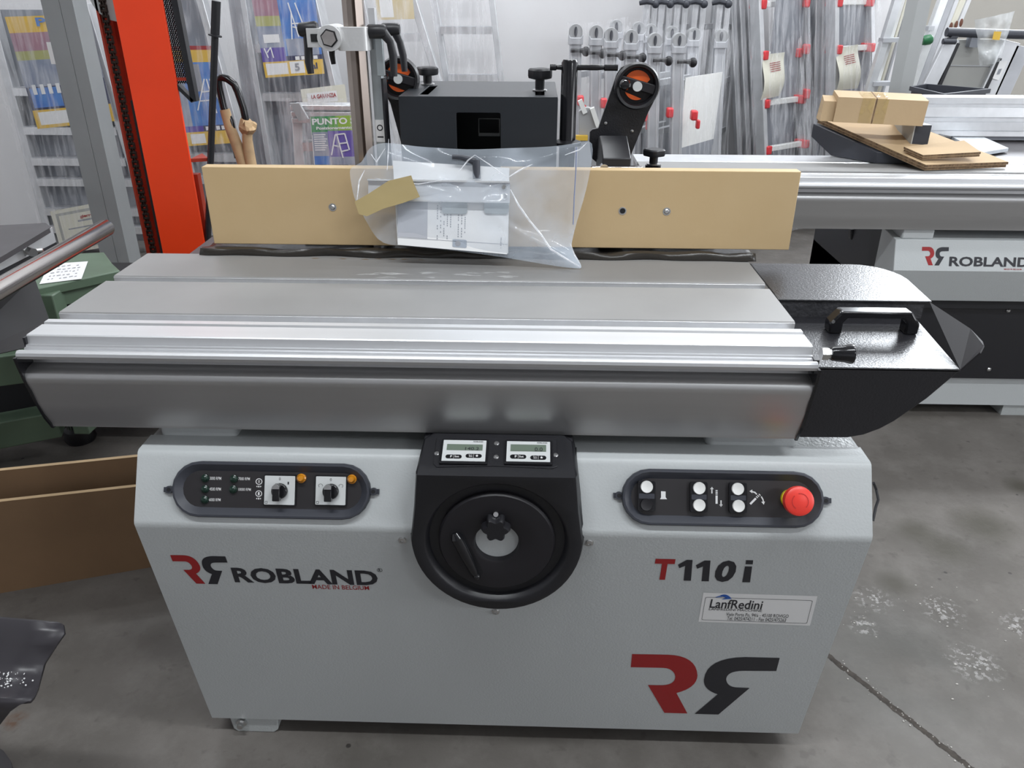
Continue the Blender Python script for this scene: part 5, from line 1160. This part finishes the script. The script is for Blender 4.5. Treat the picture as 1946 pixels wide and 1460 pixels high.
def poster(t, corners, y, lean, bands, off=.045, texts=(), name='poster'):
    """printed sheet: bands are (a0, b0, a1, b1, material) in sheet coordinates, a to the right, b up"""
    q = Off(Quad(*[at(x, yy, y=y - off, lean=lean) for x, yy in corners])); base = MB().flat(q, [(0, 0), (1, 0), (1, 1), (0, 1)]).build(name, bands[0], t, smooth=0)
    ms = []; mb = MB()
    for i, b_ in enumerate(bands[1:]):
        a0, b0, a1, b1, m = b_
        if m not in ms: ms.append(m)
        mb.flat(q, [(a0, b0), (a1, b0), (a1, b1), (a0, b1)], n=.0008 + .0001 * i, mi=ms.index(m))
    for s_, a0, b0, a1, b1, m in texts:
        if m not in ms: ms.append(m)
        letter(mb, s_, q, a0, b0, a1, b1, .0030, bold=.03, mi=ms.index(m))
    if mb.v: mb.build('print', ms, base, smooth=0)
    return base
# left: wide stepladder with advertising sheet
yA, lA = 2.95, .03
tA, _ = ladder('stepladder', 'wide aluminium stepladder with yellow topped advertising sheet, leftmost behind the grey column', yA, ((10, 113), (99, 445)), ((171, 31), (274, 377)), [.15, .42, .70, 300, 168, 395], 1.32, lA, w=.045, d=.07, tread=.085, wrap=M_FILM, back=M_PANELG)
AB = [M_PGB, (0, .86, 1, 1, M_PY), (0, .70, .62, .86, M_PM), (0, .62, .62, .70, M_PV), (.0, .36, .62, .62, M_PGB), (0, .17, .62, .38, M_PBD), (.04, .19, .42, .37, M_PB), (.66, .40, .97, .86, M_PB), (.62, .17, 1, .42, M_PBD), (.64, .26, .92, .40, M_PGB), (0, 0, 1, .17, M_PY), (.06, .03, .52, .15, M_PAPER), (.60, .02, .95, .15, M_PY)]
AB += [(.08 + k * .1, .31, .13 + k * .1, .40, M_PAPER) for k in range(5)]
poster(tA, ((9, 32), (166, 27), (219, 230), (72, 245)), yA, lA, AB, .055, [('P1', .36, .91, .56, .985, M_PB), ('al', .70, .06, .84, .14, M_PBD)])
poster(tA, ((95, 402), (180, 386), (198, 470), (118, 484)), yA, lA, [M_PAPERO, (.10, .08, .95, .92, M_BEIGE), (.16, .12, .95, .86, M_PAPERO), (.55, .66, .90, .70, M_PRINTG), (.30, .52, .90, .55, M_PRINTG)], .055, [('gierre', .62, .72, .92, .80, M_RED)], 'certificate')
# second: wrapped ladder with blue sheet
yB, lB = 2.75, .05
tB, _ = ladder('stepladder', 'film wrapped aluminium stepladder with blue and yellow sheet, between mast and black tiller', yB, ((303, 0), (366, 312)), ((384, 0), (466, 300)), [.2, .48, .76, 292, 1.06], 1.75, lB, w=.035, d=.07, tread=.08, wrap=M_FILM2, amp=.03, back=M_PANELG)
poster(tB, ((318, 87), (403, 87), (439, 272), (356, 278)), yB, lB, [M_PB, (0, .96, 1, 1, M_RED), (0, .84, 1, .96, M_PY), (0, .20, .22, .84, M_PGB), (.22, .20, 1, .84, M_PB), (.45, .14, 1, .20, M_PBD), (0, .14, .45, .20, M_PVI), (0, 0, 1, .14, M_PY), (.12, .02, .45, .12, M_PAPER), (.3, .55, .62, .82, M_PRINTG)] + [(.50 + k * .12, .15, .58 + k * .12, .19, M_PAPER) for k in range(4)], .05)
def fig(t, y, lean, off, lines, m=M_PAPER, name='ladder_picture'):
    mb = MB()
    for x0, y0_, x1, y1_ in lines:
        mb.bar(at(x0, y0_, y=y - off, lean=lean), at(x1, y1_, y=y - off, lean=lean), .006, .001, (0, 1, 0))
    return mb.build(name, m, t, smooth=0, kind='stuff')
fig(tB, yB, lB, .056, ((388, 150, 376, 210), (392, 150, 412, 215), (383, 175, 400, 173), (381, 192, 405, 190), (398, 150, 420, 200)))
# third: ladder with the hand written 5
yC, lC = 3.0, .05
tC, _ = ladder('stepladder', 'aluminium stepladder with blue sheet and a card reading 5', yC, ((471, 0), (520, 311)), ((603, 0), (655, 230)), [.2, .45, 178, 1.12], 1.95, lC, w=.030, d=.16, tread=.08, wrap=M_FILM, gap=.04, back=M_PANELG)
poster(tC, ((476, -12), (597, -12), (617, 140), (505, 148)), yC, lC, [M_PB, (0, .70, .40, 1, M_PM), (0, .62, .40, .74, M_PV), (0, .36, .40, .62, M_PGB), (0, .19, .40, .36, M_PVI), (.43, .24, .95, 1, M_PB), (.44, .24, .96, .46, M_PGB), (.40, .19, 1, .25, M_PBD), (0, 0, 1, .19, M_PY), (.04, .03, .40, .17, M_PAPER), (.44, .03, .68, .18, M_PAPER), (.08, .42, .34, .52, M_PAPER)] + [(.55 + k * .1, .195, .62 + k * .1, .24, M_PAPER) for k in range(4)], .10,
       [('5', .52, .06, .60, .155, M_PRINTG), ('al', .80, .07, .90, .15, M_PBD)])
fig(tC, yC, lC, .108, ((547, 5, 568, 70), (560, 5, 583, 65), (553, 22, 555, 75), (553, 45, 578, 44), (556, 51, 578, 55)))
fig(tC, yC, lC, .108, ((502, 92, 510, 110), (514, 90, 508, 100), (514, 90, 520, 110)))
poster(tC, ((571, 170), (655, 160), (662, 210), (578, 214)), yC, lC, [M_PAPERO, (.12, .38, .80, .80, M_PAPER)], .10, [('LA GARANZIA', .22, .55, .78, .72, M_RED)], 'certificate')
# ladder edges seen sideways left of the third
for k, (xt, xb) in enumerate(((447, 492), (458, 506))):
    a, b_ = at(xt, 0, y=3.12 - .04 * k, lean=.04), at(xb, 310, y=3.12 - .04 * k, lean=.04); ztp = 1.9
    t = thing('packed_ladder', 'film wrapped ladder stile seen edge on, %s left of the card reading 5' % ('outermost' if k == 0 else 'nearest'), 'ladder', tuple(line_at_z(a, b_, 0)), 'ladders stored along the back wall')
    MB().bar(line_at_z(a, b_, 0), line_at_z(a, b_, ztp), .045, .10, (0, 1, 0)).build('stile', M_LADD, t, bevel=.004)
    p0_, p1_ = line_at_z(a, b_, ztp), line_at_z(a, b_, 0.02); wrapfilm(t, (p0_ + V((-.05, -.07, 0)), p0_ + V((.04, -.07, 0)), p1_ + V((.04, -.07, 0)), p1_ + V((-.05, -.07, 0))), M_FILM2, .008, 6, 40, k)
# small stepladder with the PUNTO sheet
yP, lP = 2.35, .10
tP, _ = ladder('step_stool', 'small film wrapped stepladder with green PUNTO sheet showing a white ladder', yP, ((566, 206), (572, 312)), ((668, 204), (676, 312)), [.25, .50, .72], at(600, 197, y=yP, lean=lP).z, lP, w=.050, d=.05, tread=.09)
zz = at(600, 197, y=yP, lean=lP).z; a = at(566, 206, y=yP, lean=lP); b_ = at(668, 204, y=yP, lean=lP)
pf = MB()
for k in range(3): pf.box(a.x - .02, b_.x + .02, a.y - .06 - .0 * k, a.y + .06, zz - .03 * k - .022, zz - .03 * k)
pf.build('top_platform', M_ALUB, tP, bevel=.003, kind='stuff')
q = at(572, 215, y=yP - .05, lean=lP); MB().prism(FY, [(q.x - .035, q.z + .05), (q.x + .01, q.z + .05), (q.x + .045, q.z - .02), (q.x + .0, q.z - .03)], q.y - .05, q.y - .03).build('side_bracket', M_HINGE, tP)
poster(tP, ((589, 222), (676, 219), (682, 312), (597, 313)), yP, lP, [M_PAPER, (.01, .62, .55, 1, M_PG), (.55, .70, 1, 1, M_PGL), (.40, .70, .60, .98, mat('mid green print', (.10, .36, .05), .45)), (.02, .0, .36, .68, M_PGB), (.36, .0, 1, .70, M_PVI), (.36, .0, 1, .16, M_PGB), (.02, .0, .36, .18, M_PB)] + [(.05, .30 + k * .045, .28 + .03 * (k % 3), .32 + k * .045, M_PAPER) for k in range(8)], .075,
       [('PUNTO S', .04, .83, .98, .96, M_PAPER), ('Posizionamento', .12, .73, .90, .79, M_PAPER)])
fig(tP, yP, lP, .083, ((637, 256, 630, 295), (640, 256, 652, 300), (637, 256, 655, 254), (655, 254, 664, 285), (645, 273, 660, 271), (648, 288, 662, 285), (633, 276, 645, 279)))
a, b_ = at(520, 186, y=yP - .14, lean=lP), at(676, 186, y=yP - .14, lean=lP); c_, d_ = at(655, 315, y=yP - .1, lean=lP), at(545, 315, y=yP - .1, lean=lP)
wrapfilm(tP, (a + V((.03, 0, 0)), b_, c_ + V((.02, 0, -.4)), d_ + V((0, 0, -.4))), M_FILM2, .012, 16, 20, 5)
# fourth and fifth: pale ladders in the middle
yD = 3.35
tD, _ = ladder('stepladder', 'film wrapped aluminium stepladder with faded yellow card behind the guard post', yD, ((688, 0), (718, 150)), ((786, 0), (832, 150)), [.2, .5, 66, .82], 1.9, .05, w=.040, d=.07, tread=.07, wrap=M_FILM2, rm=M_LAD)
poster(tD, ((712, -8), (784, -8), (788, 36), (718, 38)), yD, .05, [M_PAPERO, (0, 0, 1, 1, mat('faded yellow', (.62, .52, .33), .6)), (.10, .1, .45, .9, M_PAPER)], .05)
tE, _ = ladder('stepladder', 'plain film wrapped aluminium stepladder in the middle against the white wall', 3.5, ((826, 0), (850, 155)), ((935, 0), (952, 148)), [.2, .48, 52, 143, 1.45], 2.0, .05, w=.035, d=.06, tread=.09, wrap=M_FILM2, rm=M_ALUB)

# ---- hinged multi-position ladders, packed side by side
for i, (hx, hy, fx_, fy_) in enumerate(((1094, 45, 1171, 38), (1133, 47, 1213, 42), (1161, 52, 1236, 46), (1199, 56, 1276, 50), (1244, 62, 1318, 53), (1290, 62, 1369, 56))):
    yn, yf = 2.90, 3.30
    n0, f0 = at(hx, hy + 14, y=yn), at(fx_, fy_ + 12, y=yf)
    t = thing('hinged_ladder', ['leftmost folded hinged ladder in film', 'second folded hinged ladder from the left in film', 'third folded hinged ladder from the left in film', 'fourth folded hinged ladder from the left in film', 'fifth folded hinged ladder from the left in film', 'rightmost folded hinged ladder, its broad face showing through film'][i], 'ladder', ((n0.x + f0.x) / 2, (yn + yf) / 2, 0), 'folded hinged ladders in a row')
    sx_ = .055
    for p_, y_, nm in ((n0, yn, 0), (f0, yf, 1)):
        lo = V((p_.x + .035 + .03 * (i / 5), y_ - .06, 0))
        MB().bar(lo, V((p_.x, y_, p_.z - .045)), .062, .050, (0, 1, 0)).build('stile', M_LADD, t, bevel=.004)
        for k in (-1, 1): MB().bar(lo + V((k * .020, -.027, 0)), V((p_.x + k * .020, y_ - .027, p_.z - .10)), .006, .006, (0, 1, 0)).build('stile_rib', M_LAD, t)
        arch = lambda r, zb: [(p_.x + r * math.cos(math.radians(a)), p_.z + r * math.sin(math.radians(a))) for a in range(0, 181, 15)] + [(p_.x - r, zb), (p_.x + r, zb)]
        hg = MB().prism(FY, arch(.034, p_.z - .050), y_ - .030, y_ + .030).build('hinge', M_HINGE, t, bevel=.006)
        MB().prism(FY, circle(p_.x, p_.z - .002, .0085, 16, .024), y_ - .0325, y_ - .0295).build('hinge_slot', M_BEZEL, hg)
        MB().prism(FY, [(p_.x - .038, p_.z - .062), (p_.x + .038, p_.z - .062), (p_.x + .038, p_.z - .012), (p_.x + .026, p_.z - .030), (p_.x - .026, p_.z - .030), (p_.x - .038, p_.z - .012)], y_ - .038, y_ - .026).build('hinge_bracket', M_LADD, hg, bevel=.002)
    zt_ = n0.z - .03
    d_ = (f0 - n0); d_.z = 0
    for zr in (.20, .45, .70, zt_ - .18):
        a = V((n0.x + (.05 * (1 - zr / zt_)), yn, zr)); b_ = V((f0.x + (.05 * (1 - zr / zt_)), yf, zr)); MB().bar(a, b_, .030, .030).build('rung', M_LAD, t)
    if i == 5:
        for z0_, z1_, m_ in ((.25, .62, M_PANELG), (.62, .98, M_BTN)):
            a = V((n0.x + .055, yn + .02, 0)); b_ = V((f0.x + .035, yf - .02, 0)); MB().add([a + V((0, 0, z0_)), b_ + V((0, 0, z0_)), b_ + V((0, 0, z1_)), a + V((0, 0, z1_))], [(0, 1, 2, 3)]).build('plank_panel', m_, t, solid=.006, smooth=0)
    pz = {0: (1103, 190), 1: (1147, 195), 2: (1175, 205), 3: (1223, 220), 4: (1272, 213), 5: (1318, 218)}[i]; q = at(*pz, y=yn - .03)
    MB().box(q.x - .018, q.x + .016, yn - .075, yn - .02, q.z - .025, q.z + .025).build('rung_cap', M_REDP, t, bevel=.008)
    q = at(pz[0] + 6, pz[1] + 16, y=yn); MB().box(q.x - .008, q.x + .012, yn - .04, yn + .0, q.z - .025, q.z + .02).build('rung_cap', M_REDP, t, bevel=.006)
    lv = {0: (1105, 96), 1: (1137, 100), 2: (1174, 104), 3: (1212, 108), 4: (1262, 114), 5: (1308, 117)}[i]; q = at(*lv, y=yn - .05)
    MB().tube([q + V((-.055, 0, 0)), q + V((-.015, -.01, 0)), q + V((.012, -.012, .0))], [.011, .009, .014], 10).build('lock_lever', M_BLACK, t)
    MB().sphere(q + V((.022, -.012, -.004)), .022, 12, 0, (1, .8, 1.1)).build('lock_knob', M_BLACK, t)
    a, b_ = V((n0.x - .05, yn - .075, n0.z + .045)), V((f0.x + .05, yf - .06, f0.z + .05)); dn_ = V((.05, -.05, 0))
    wrapfilm(t, (a, V((n0.x + .05, yn - .07, n0.z + .045)), V((n0.x + .10, yn - .13, .03)), V((n0.x + .0, yn - .13, .03))), M_FILM3, .008, 6, 40, i)
    if i == 5: wrapfilm(t, (V((n0.x + .03, yn - .04, n0.z + .035)), b_, V((f0.x + .12, yf - .1, .03)), V((n0.x + .12, yn - .12, .03))), M_FILM3, .015, 14, 40, 9)
    else: wrapfilm(t, (V((n0.x + .03, yn - .03, n0.z + .035)), b_, V((f0.x + .05, yf - .03, f0.z - .25)), V((n0.x + .05, yn - .03, n0.z - .25))), M_FILM3, .01, 10, 12, i + 20)
# ---- taller row behind, only their lower stiles and black levers in view
for i, px in enumerate((1234, 1262, 1292, 1326, 1372)):
    yb_ = 3.45; a = at(px, 50, y=yb_); b_ = at(px - 3, 0, y=yb_)
    t = thing('tall_hinged_ladder', 'tall film wrapped ladder with black lever, %s of the row behind the hinged ones' % ('first', 'second', 'third', 'fourth', 'last')[i], 'ladder', (a.x, yb_, 0), 'tall ladders behind the hinged row')
    for k in (-1, 1): MB().box(a.x + k * .022 - .016, a.x + k * .022 + .016, yb_, yb_ + .07, 0, 1.75).build('stile', M_LAD, t, bevel=.003)
    for zr in (.3, .6, .9, 1.2, 1.5): MB().bar((a.x, yb_ + .03, zr), (a.x + .16, yb_ + .34, zr), .03, .03).build('rung', M_LAD, t)
    MB().box(a.x + .14, a.x + .17, yb_ + .31, yb_ + .37, 0, 1.7).build('stile', M_LAD, t)
    q = at(px - 5, 4, y=yb_ - .03); MB().tube([q + V((-.04, 0, -.006)), q + V((0, -.01, .004)), q + V((.035, -.01, -.004))], [.012, .016, .012], 10).build('lock_lever', M_BEZEL, t)
    MB().sphere(q + V((.05, -.005, -.01)), .022, 12).build('lock_knob', M_BEZEL, t)
    wrapfilm(t, (V((a.x - .06, yb_ - .03, 1.74)), V((a.x + .06, yb_ - .03, 1.74)), V((a.x + .06, yb_ - .03, .03)), V((a.x - .06, yb_ - .03, .03))), M_FILM2, .01, 6, 40, i + 3)
# ---- telescopic ladders with red clips
def red_ladder(label, Lp, Rp, y, yr, ztop, rows, tagc, panel):
    t, fr = ladder('telescopic_ladder', label, y, Lp, Rp, rows, ztop, .03, yr=yr, w=.034, d=.07, cap=M_REDP, wrap=M_FILM2, rung_h=.032, group='telescopic ladders with red clips', rm=M_BTN, gap=.035)
    l0 = at(*Lp[1], y=y, lean=.03); r0 = at(*Rp[1], y=yr, lean=.03); a, b_ = V((l0.x + .01, y + .09, .08)), V((r0.x - .01, yr + .09, .08))
    MB().add([a, b_, b_ + V((-.03, 0, ztop - .2)), a + V((-.03, 0, ztop - .2))], [(0, 1, 2, 3)]).build('back_panel', M_PANELG, t, solid=.01, smooth=0)
    if tagc:
        q = Off(Quad(*[at(x, yy, y=y - .03 + .10 * k, lean=.03) for (x, yy), k in zip(tagc, (0, 1, 1, 0))])); tg = MB().grid(lambda u, v: q.pt(u, v, .02 + .018 * math.sin(v * 5)), 4, 12).build('instruction_sheet', M_PAPERO, t)
        mb = MB()
        for k in range(5): mb.flat(q, [(.30, .78 - k * .045), (.78, .79 - k * .045), (.78, .81 - k * .045), (.30, .80 - k * .045)], n=.024 + .018 * math.sin((.79 - k * .045) * 5) + .003)
        mb.build('red_print', M_RED, tg, smooth=0)
    return t
red_ladder('telescopic ladder with red clips and instruction sheet, beside the hinged ladders', ((1437, 0), (1448, 290)), ((1506, 0), (1527, 273)), 3.42, 3.68, 1.62, [.30, .05, 8, 105, 197, 285], ((1449, 104), (1491, 99), (1476, 182), (1440, 190)), 1)
red_ladder('telescopic ladder with red clips and instruction sheet, above the cardboard sleeve', ((1582, 0), (1581, 160)), ((1649, 0), (1652, 160)), 3.56, 3.80, 1.62, [.30, .56, .8, 4, 94], ((1588, 94), (1630, 84), (1624, 168), (1584, 172)), 1)
for i, (px, pxb, y_, clips) in enumerate(((1391, 1403, 3.60, ()), (1407, 1420, 3.58, ()), (1422, 1434, 3.55, ()), (1531, 1534, 3.72, (4, 93, 178)), (1551, 1545, 3.74, ()), (1564, 1557, 3.70, ()), (1574, 1571, 3.66, ()))):
    a, b_ = at(px, 0, y=y_), at(pxb, 280, y=y_)
    t = thing('packed_ladder', 'film wrapped ladder stile seen edge on, ' + ('first of three left of the red clips', 'second of three left of the red clips', 'third of three left of the red clips', 'with red clips right of the first instruction sheet', 'first of three between the instruction sheets', 'second of three between the instruction sheets', 'third of three between the instruction sheets')[i], 'ladder', tuple(line_at_z(a, b_, 0)), 'packed telescopic ladders seen edge on')
    MB().bar(line_at_z(a, b_, 0), line_at_z(a, b_, 1.6), .030, .085, (0, 1, 0)).build('stile', M_LAD, t, bevel=.004)
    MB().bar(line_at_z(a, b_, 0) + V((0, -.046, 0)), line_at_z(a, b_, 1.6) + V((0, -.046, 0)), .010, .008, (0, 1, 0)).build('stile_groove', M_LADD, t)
    for cy in clips: q = at(px, cy, y=y_ - .05); MB().box(q.x - .018, q.x + .018, y_ - .09, y_ - .03, q.z - .028, q.z + .028).build('clip', M_REDP, t, bevel=.008)
    p0_, p1_ = line_at_z(a, b_, 1.6), line_at_z(a, b_, .03); wrapfilm(t, (p0_ + V((-.03, -.10, 0)), p0_ + V((.03, -.10, 0)), p1_ + V((.03, -.10, 0)), p1_ + V((-.03, -.10, 0))), M_FILM, .006, 4, 30, i)
# ---- right: bare ladders leaning behind the post
zg = lambda x, y: (1640 + x / 6.36, y / 6.36)
def rails(label, lines, y, ztop, rungs=()):
    t = None
    for k, (p_, q_, w_, m_) in enumerate(lines):
        a, b_ = at(*zg(*p_), y=y + .05 * k), at(*zg(*q_), y=y + .05 * k); lo, hi = line_at_z(a, b_, 0), line_at_z(a, b_, ztop)
        if t is None: t = thing('leaning_ladder', label, 'ladder', tuple(lo), 'bare ladders leaning at the right')
        MB().bar(lo, hi, w_, .05, (0, 1, 0)).build('stile', m_, t, bevel=.003)
    for (p_, q_) in rungs:
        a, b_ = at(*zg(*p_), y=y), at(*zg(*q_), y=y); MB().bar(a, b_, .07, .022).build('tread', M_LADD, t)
    return t
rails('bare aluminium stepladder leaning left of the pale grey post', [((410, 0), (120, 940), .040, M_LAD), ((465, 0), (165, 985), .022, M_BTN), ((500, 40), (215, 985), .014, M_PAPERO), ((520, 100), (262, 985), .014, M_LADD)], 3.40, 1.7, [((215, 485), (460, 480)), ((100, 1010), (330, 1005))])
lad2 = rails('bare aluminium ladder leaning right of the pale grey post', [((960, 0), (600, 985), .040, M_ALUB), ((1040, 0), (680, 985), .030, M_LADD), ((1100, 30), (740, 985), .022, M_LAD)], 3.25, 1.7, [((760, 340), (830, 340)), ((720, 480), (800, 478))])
lad3 = rails('rust spotted ladder rails leaning behind the tilted board', [((1190, 0), (1010, 420), .030, M_PAPERO), ((1260, 0), (1090, 420), .025, M_LAD)], 3.55, 1.7)
for k, (x, y) in enumerate(((997, 335), (1063, 320), (1127, 300), (1187, 275))):
    MB().sphere(at(*zg(x, y), y=3.515), .010, 8, 0, (1, .5, 2.2)).build('rust_plug', mat('rusty brown', (.13, .05, .03), .7), lad3)
q = at(*zg(762, 492), y=3.18); o = MB().lathe([(.022, 0), (.026, .015), (.026, .04), (.02, .05)], q - V((.02, 0, 0)), (1, 0, .15), 16).build('end_cap', mat('green plastic', (.01, .12, .04), .35), lad2); o['label'] = 'green plastic end cap'
# tilted work platform
yW = 2.95; W = lambda x, y, o=0.0: at(*zg(x, y), y=yW + o)
wp = thing('work_platform', 'tilted grey platform board with aluminium side rails and black top bar, far right', 'platform', tuple(W(1250, 1000)))
bd_ = [W(1120, 480), W(1720, 470), W(1480, 1070), W(870, 1010)]; ext = [bd_[3] + (bd_[3] - bd_[0]) * .9, bd_[2] + (bd_[2] - bd_[1]) * .9]
for e in ext: e.z = max(e.z, .45)
MB().add([bd_[0], bd_[1], ext[1], ext[0]], [(0, 1, 2, 3)]).build('board', M_BEIGE, wp, solid=.02, smooth=0)
mb = MB(); mb.bar(W(985, 790, -.014), W(1590, 800, -.014), .004, .003); mb.build('board_seam', M_LADD, wp)
def ray_ext(p_, q_, z): a, b_ = W(*p_, -.02), W(*q_, -.02); return a, line_at_z(a, b_, z)
for p_, q_, w_, m_ in (((1080, 470), (810, 1000), .085, M_LAD), ((1790, 500), (1510, 1120), .11, M_LAD), ((1930, 560), (1660, 1160), .10, M_LADD)):
    a, b_ = ray_ext(p_, q_, .0); MB().bar(a, b_, w_ * .8, .03, (0, 1, 0)).build('side_rail', m_, wp, bevel=.003)
a, b_ = ray_ext((1090, 520), (880, 1000), .30); MB().bar(a + V((.02, -.01, 0)), b_ + V((.02, -.01, 0)), .016, .012, (0, 1, 0)).build('rubber_edge', M_BLACK, wp)
a, b_ = ray_ext((1640, 700), (1470, 1060), .30); MB().bar(a, b_, .016, .04, (0, 1, 0)).build('rubber_edge', M_BLACK, wp)
MB().tube([W(1010, 388, -.05), W(2100, 425, -.05)], .022, 14).build('top_bar', M_BEZEL, wp)
MB().tube([W(965, 500, -.06), W(1120, 503, -.06)], .014, 12).build('stop_bar', M_BEZEL, wp)
MB().bar(W(1130, 400, -.05), W(1050, 500, -.05), .03, .03).build('bar_bracket', M_BEZEL, wp)
for x in (1320,): MB().bar(W(1275, 490, -.03), W(1375, 495, -.03), .05, .06).build('board_clip', M_PANELG, wp)
q = Off(Quad(W(1655, 735, -.042), W(1750, 740, -.042), W(1640, 970, -.042), W(1565, 950, -.042))); lb_ = MB().flat(q, [(0, 0), (1, 0), (1, 1), (0, 1)]).build('rail_label', M_PAPER, wp, smooth=0)
mb = MB(); mb.flat(q, [(.3, .25), (.7, .3), (.7, .6), (.3, .55)], n=.001); mb.build('label_print', M_PRINTG, lb_, smooth=0)
# clear pouch hanging on the bar, with a yellow label
pq = [(1350, 238), (1600, 170), (1835, 130), (1850, 300), (1860, 560), (1690, 740), (1560, 778), (1410, 795), (1390, 600), (1370, 400)]
mb = MB()
def pouch(u, v):
    tl, tr, br, bl = W(1350, 238, -.10), W(1838, 132, -.10), W(1650, 745, -.10), W(1412, 795, -.10)
    q_ = (tl * (1 - u) + tr * u) * (1 - v) + (bl * (1 - u) + br * u) * v
    return q_ + V((0, .018 * noise.noise(V((u * 4, v * 4, 7))) - .02 * math.sin(math.pi * u), 0))
mb.grid(pouch, 14, 18); pou = mb.build('plastic_pouch', M_BAGT, smooth=60); tag(pou, 'clear plastic pouch with yellow label hanging on the black platform bar', 'bag')
q = Off(Quad(W(1585, 380, -.135), W(1675, 382, -.135), W(1650, 485, -.135), W(1562, 478, -.135))); MB().flat(q, [(0, 0), (1, 0), (1, 1), (0, 1)]).build('yellow_label', M_PY, pou, smooth=0)
# black bin
yb1 = 2.45
c = [at(*zg(570, 1020), y=yb1 + .22), at(*zg(760, 1005), y=yb1 + .35), at(*zg(1540, 1105), y=yb1 + .12), at(*zg(985, 1135), y=yb1 - .12)]
zr = sum(q.z for q in c) / 4; cc = sum(c, V()) / 4
bn = thing('black_bin', 'black plastic bin with rim behind the panel saw, right', 'bin', (cc.x, cc.y, 0))
rim = [V((q.x, q.y, zr)) for q in c]; inn = [q + (cc - q) * .10 for q in rim]; 
for q in inn: q.z = zr
flo = [V((cc.x + (q.x - cc.x) * .82, cc.y + (q.y - cc.y) * .82, 0)) for q in rim]; fli = [V((cc.x + (q.x - cc.x) * .75, cc.y + (q.y - cc.y) * .75, zr - .55)) for q in rim]
lip = [V((q.x, q.y, zr - .02)) for q in rim]; ins = [q + (cc - q) * .08 - V((0, 0, .0)) for q in lip]
MB().loft([flo, ins, lip, rim, inn, fli], cap0=True, cap1=True).build('bin_body', M_BEZEL, bn)
# grey folded trestle glimpsed beside the bracket
yT = 1.75; T = lambda x, y: at(x, y, y=yT)
ts = thing('plastic_trestle', 'pale grey folded trestle glimpsed between black post and slanted bracket', 'trestle', (T(1118, 260).x, yT, 0))
o = [T(1100, 262), T(1100, 212), T(1112, 205), T(1118, 204), T(1126, 206), T(1134, 225), T(1142, 262)]
MB().prism(FY, [(q.x, q.z) for q in o] + [(T(1142, 262).x, .0), (T(1100, 262).x, .0)], yT, yT + .03).build('side_plate', M_HINGE, ts, bevel=.004)
MB().bar(T(1102, 190), T(1112, 215), .018, .02, (0, 1, 0)).build('link', M_BTN, ts); MB().bar(T(1125, 205), T(1140, 250), .018, .03, (0, 1, 0)).build('link', M_BTN, ts)
q = T(1113, 212); MB().cyl((q.x, yT - .001, q.z), (q.x, yT - .006, q.z), .007, n=12).build('rivet', M_PRINTG, ts)
q0, q1 = T(1094, 256), T(1116, 265); MB().box(q0.x, q1.x, yT - .03, yT - .002, q1.z, q0.z).build('yellow_band', M_PY, ts)
# remnants of protective film on the front table slab
fm = MB()
for k in range(16):
    x, y = random.uniform(690, 970), random.uniform(517, 529); q = at(x, y, z=.9003)
    r0 = random.uniform(.006, .016); fm.flat(FZ, [(q.x + r0 * (1.3 + .6 * math.cos(3 * a + k)) * math.cos(a), q.y + r0 * .45 * (1 + .4 * math.sin(2 * a + k)) * math.sin(a)) for a in [2 * math.pi * i / 14 for i in range(14)]], n=.9003 + .00002 * k)
tag(fm.build('film_residue', film('film residue', (.62, .62, .62), .35, .6, 30, rough=.3), smooth=0), 'torn pale film residue on the table slab in front of the bag', 'film'); bpy.data.objects['film_residue']['kind'] = 'stuff'
st2 = MB()
for x, y in ((598, 491), (652, 492), (694, 493), (720, 492), (747, 493), (768, 493), (800, 494)):
    q = at(x, y, z=.9003); st2.flat(FZ, [(q.x + .007 * (1 + .5 * math.sin(3 * a + x)) * math.cos(a), q.y + .002 * math.sin(a)) for a in [2 * math.pi * i / 10 for i in range(10)]], n=.9004)
st2.build('glue_spots', mat('brown residue', (.20, .14, .08), .6), tbl, smooth=0, kind='stuff')
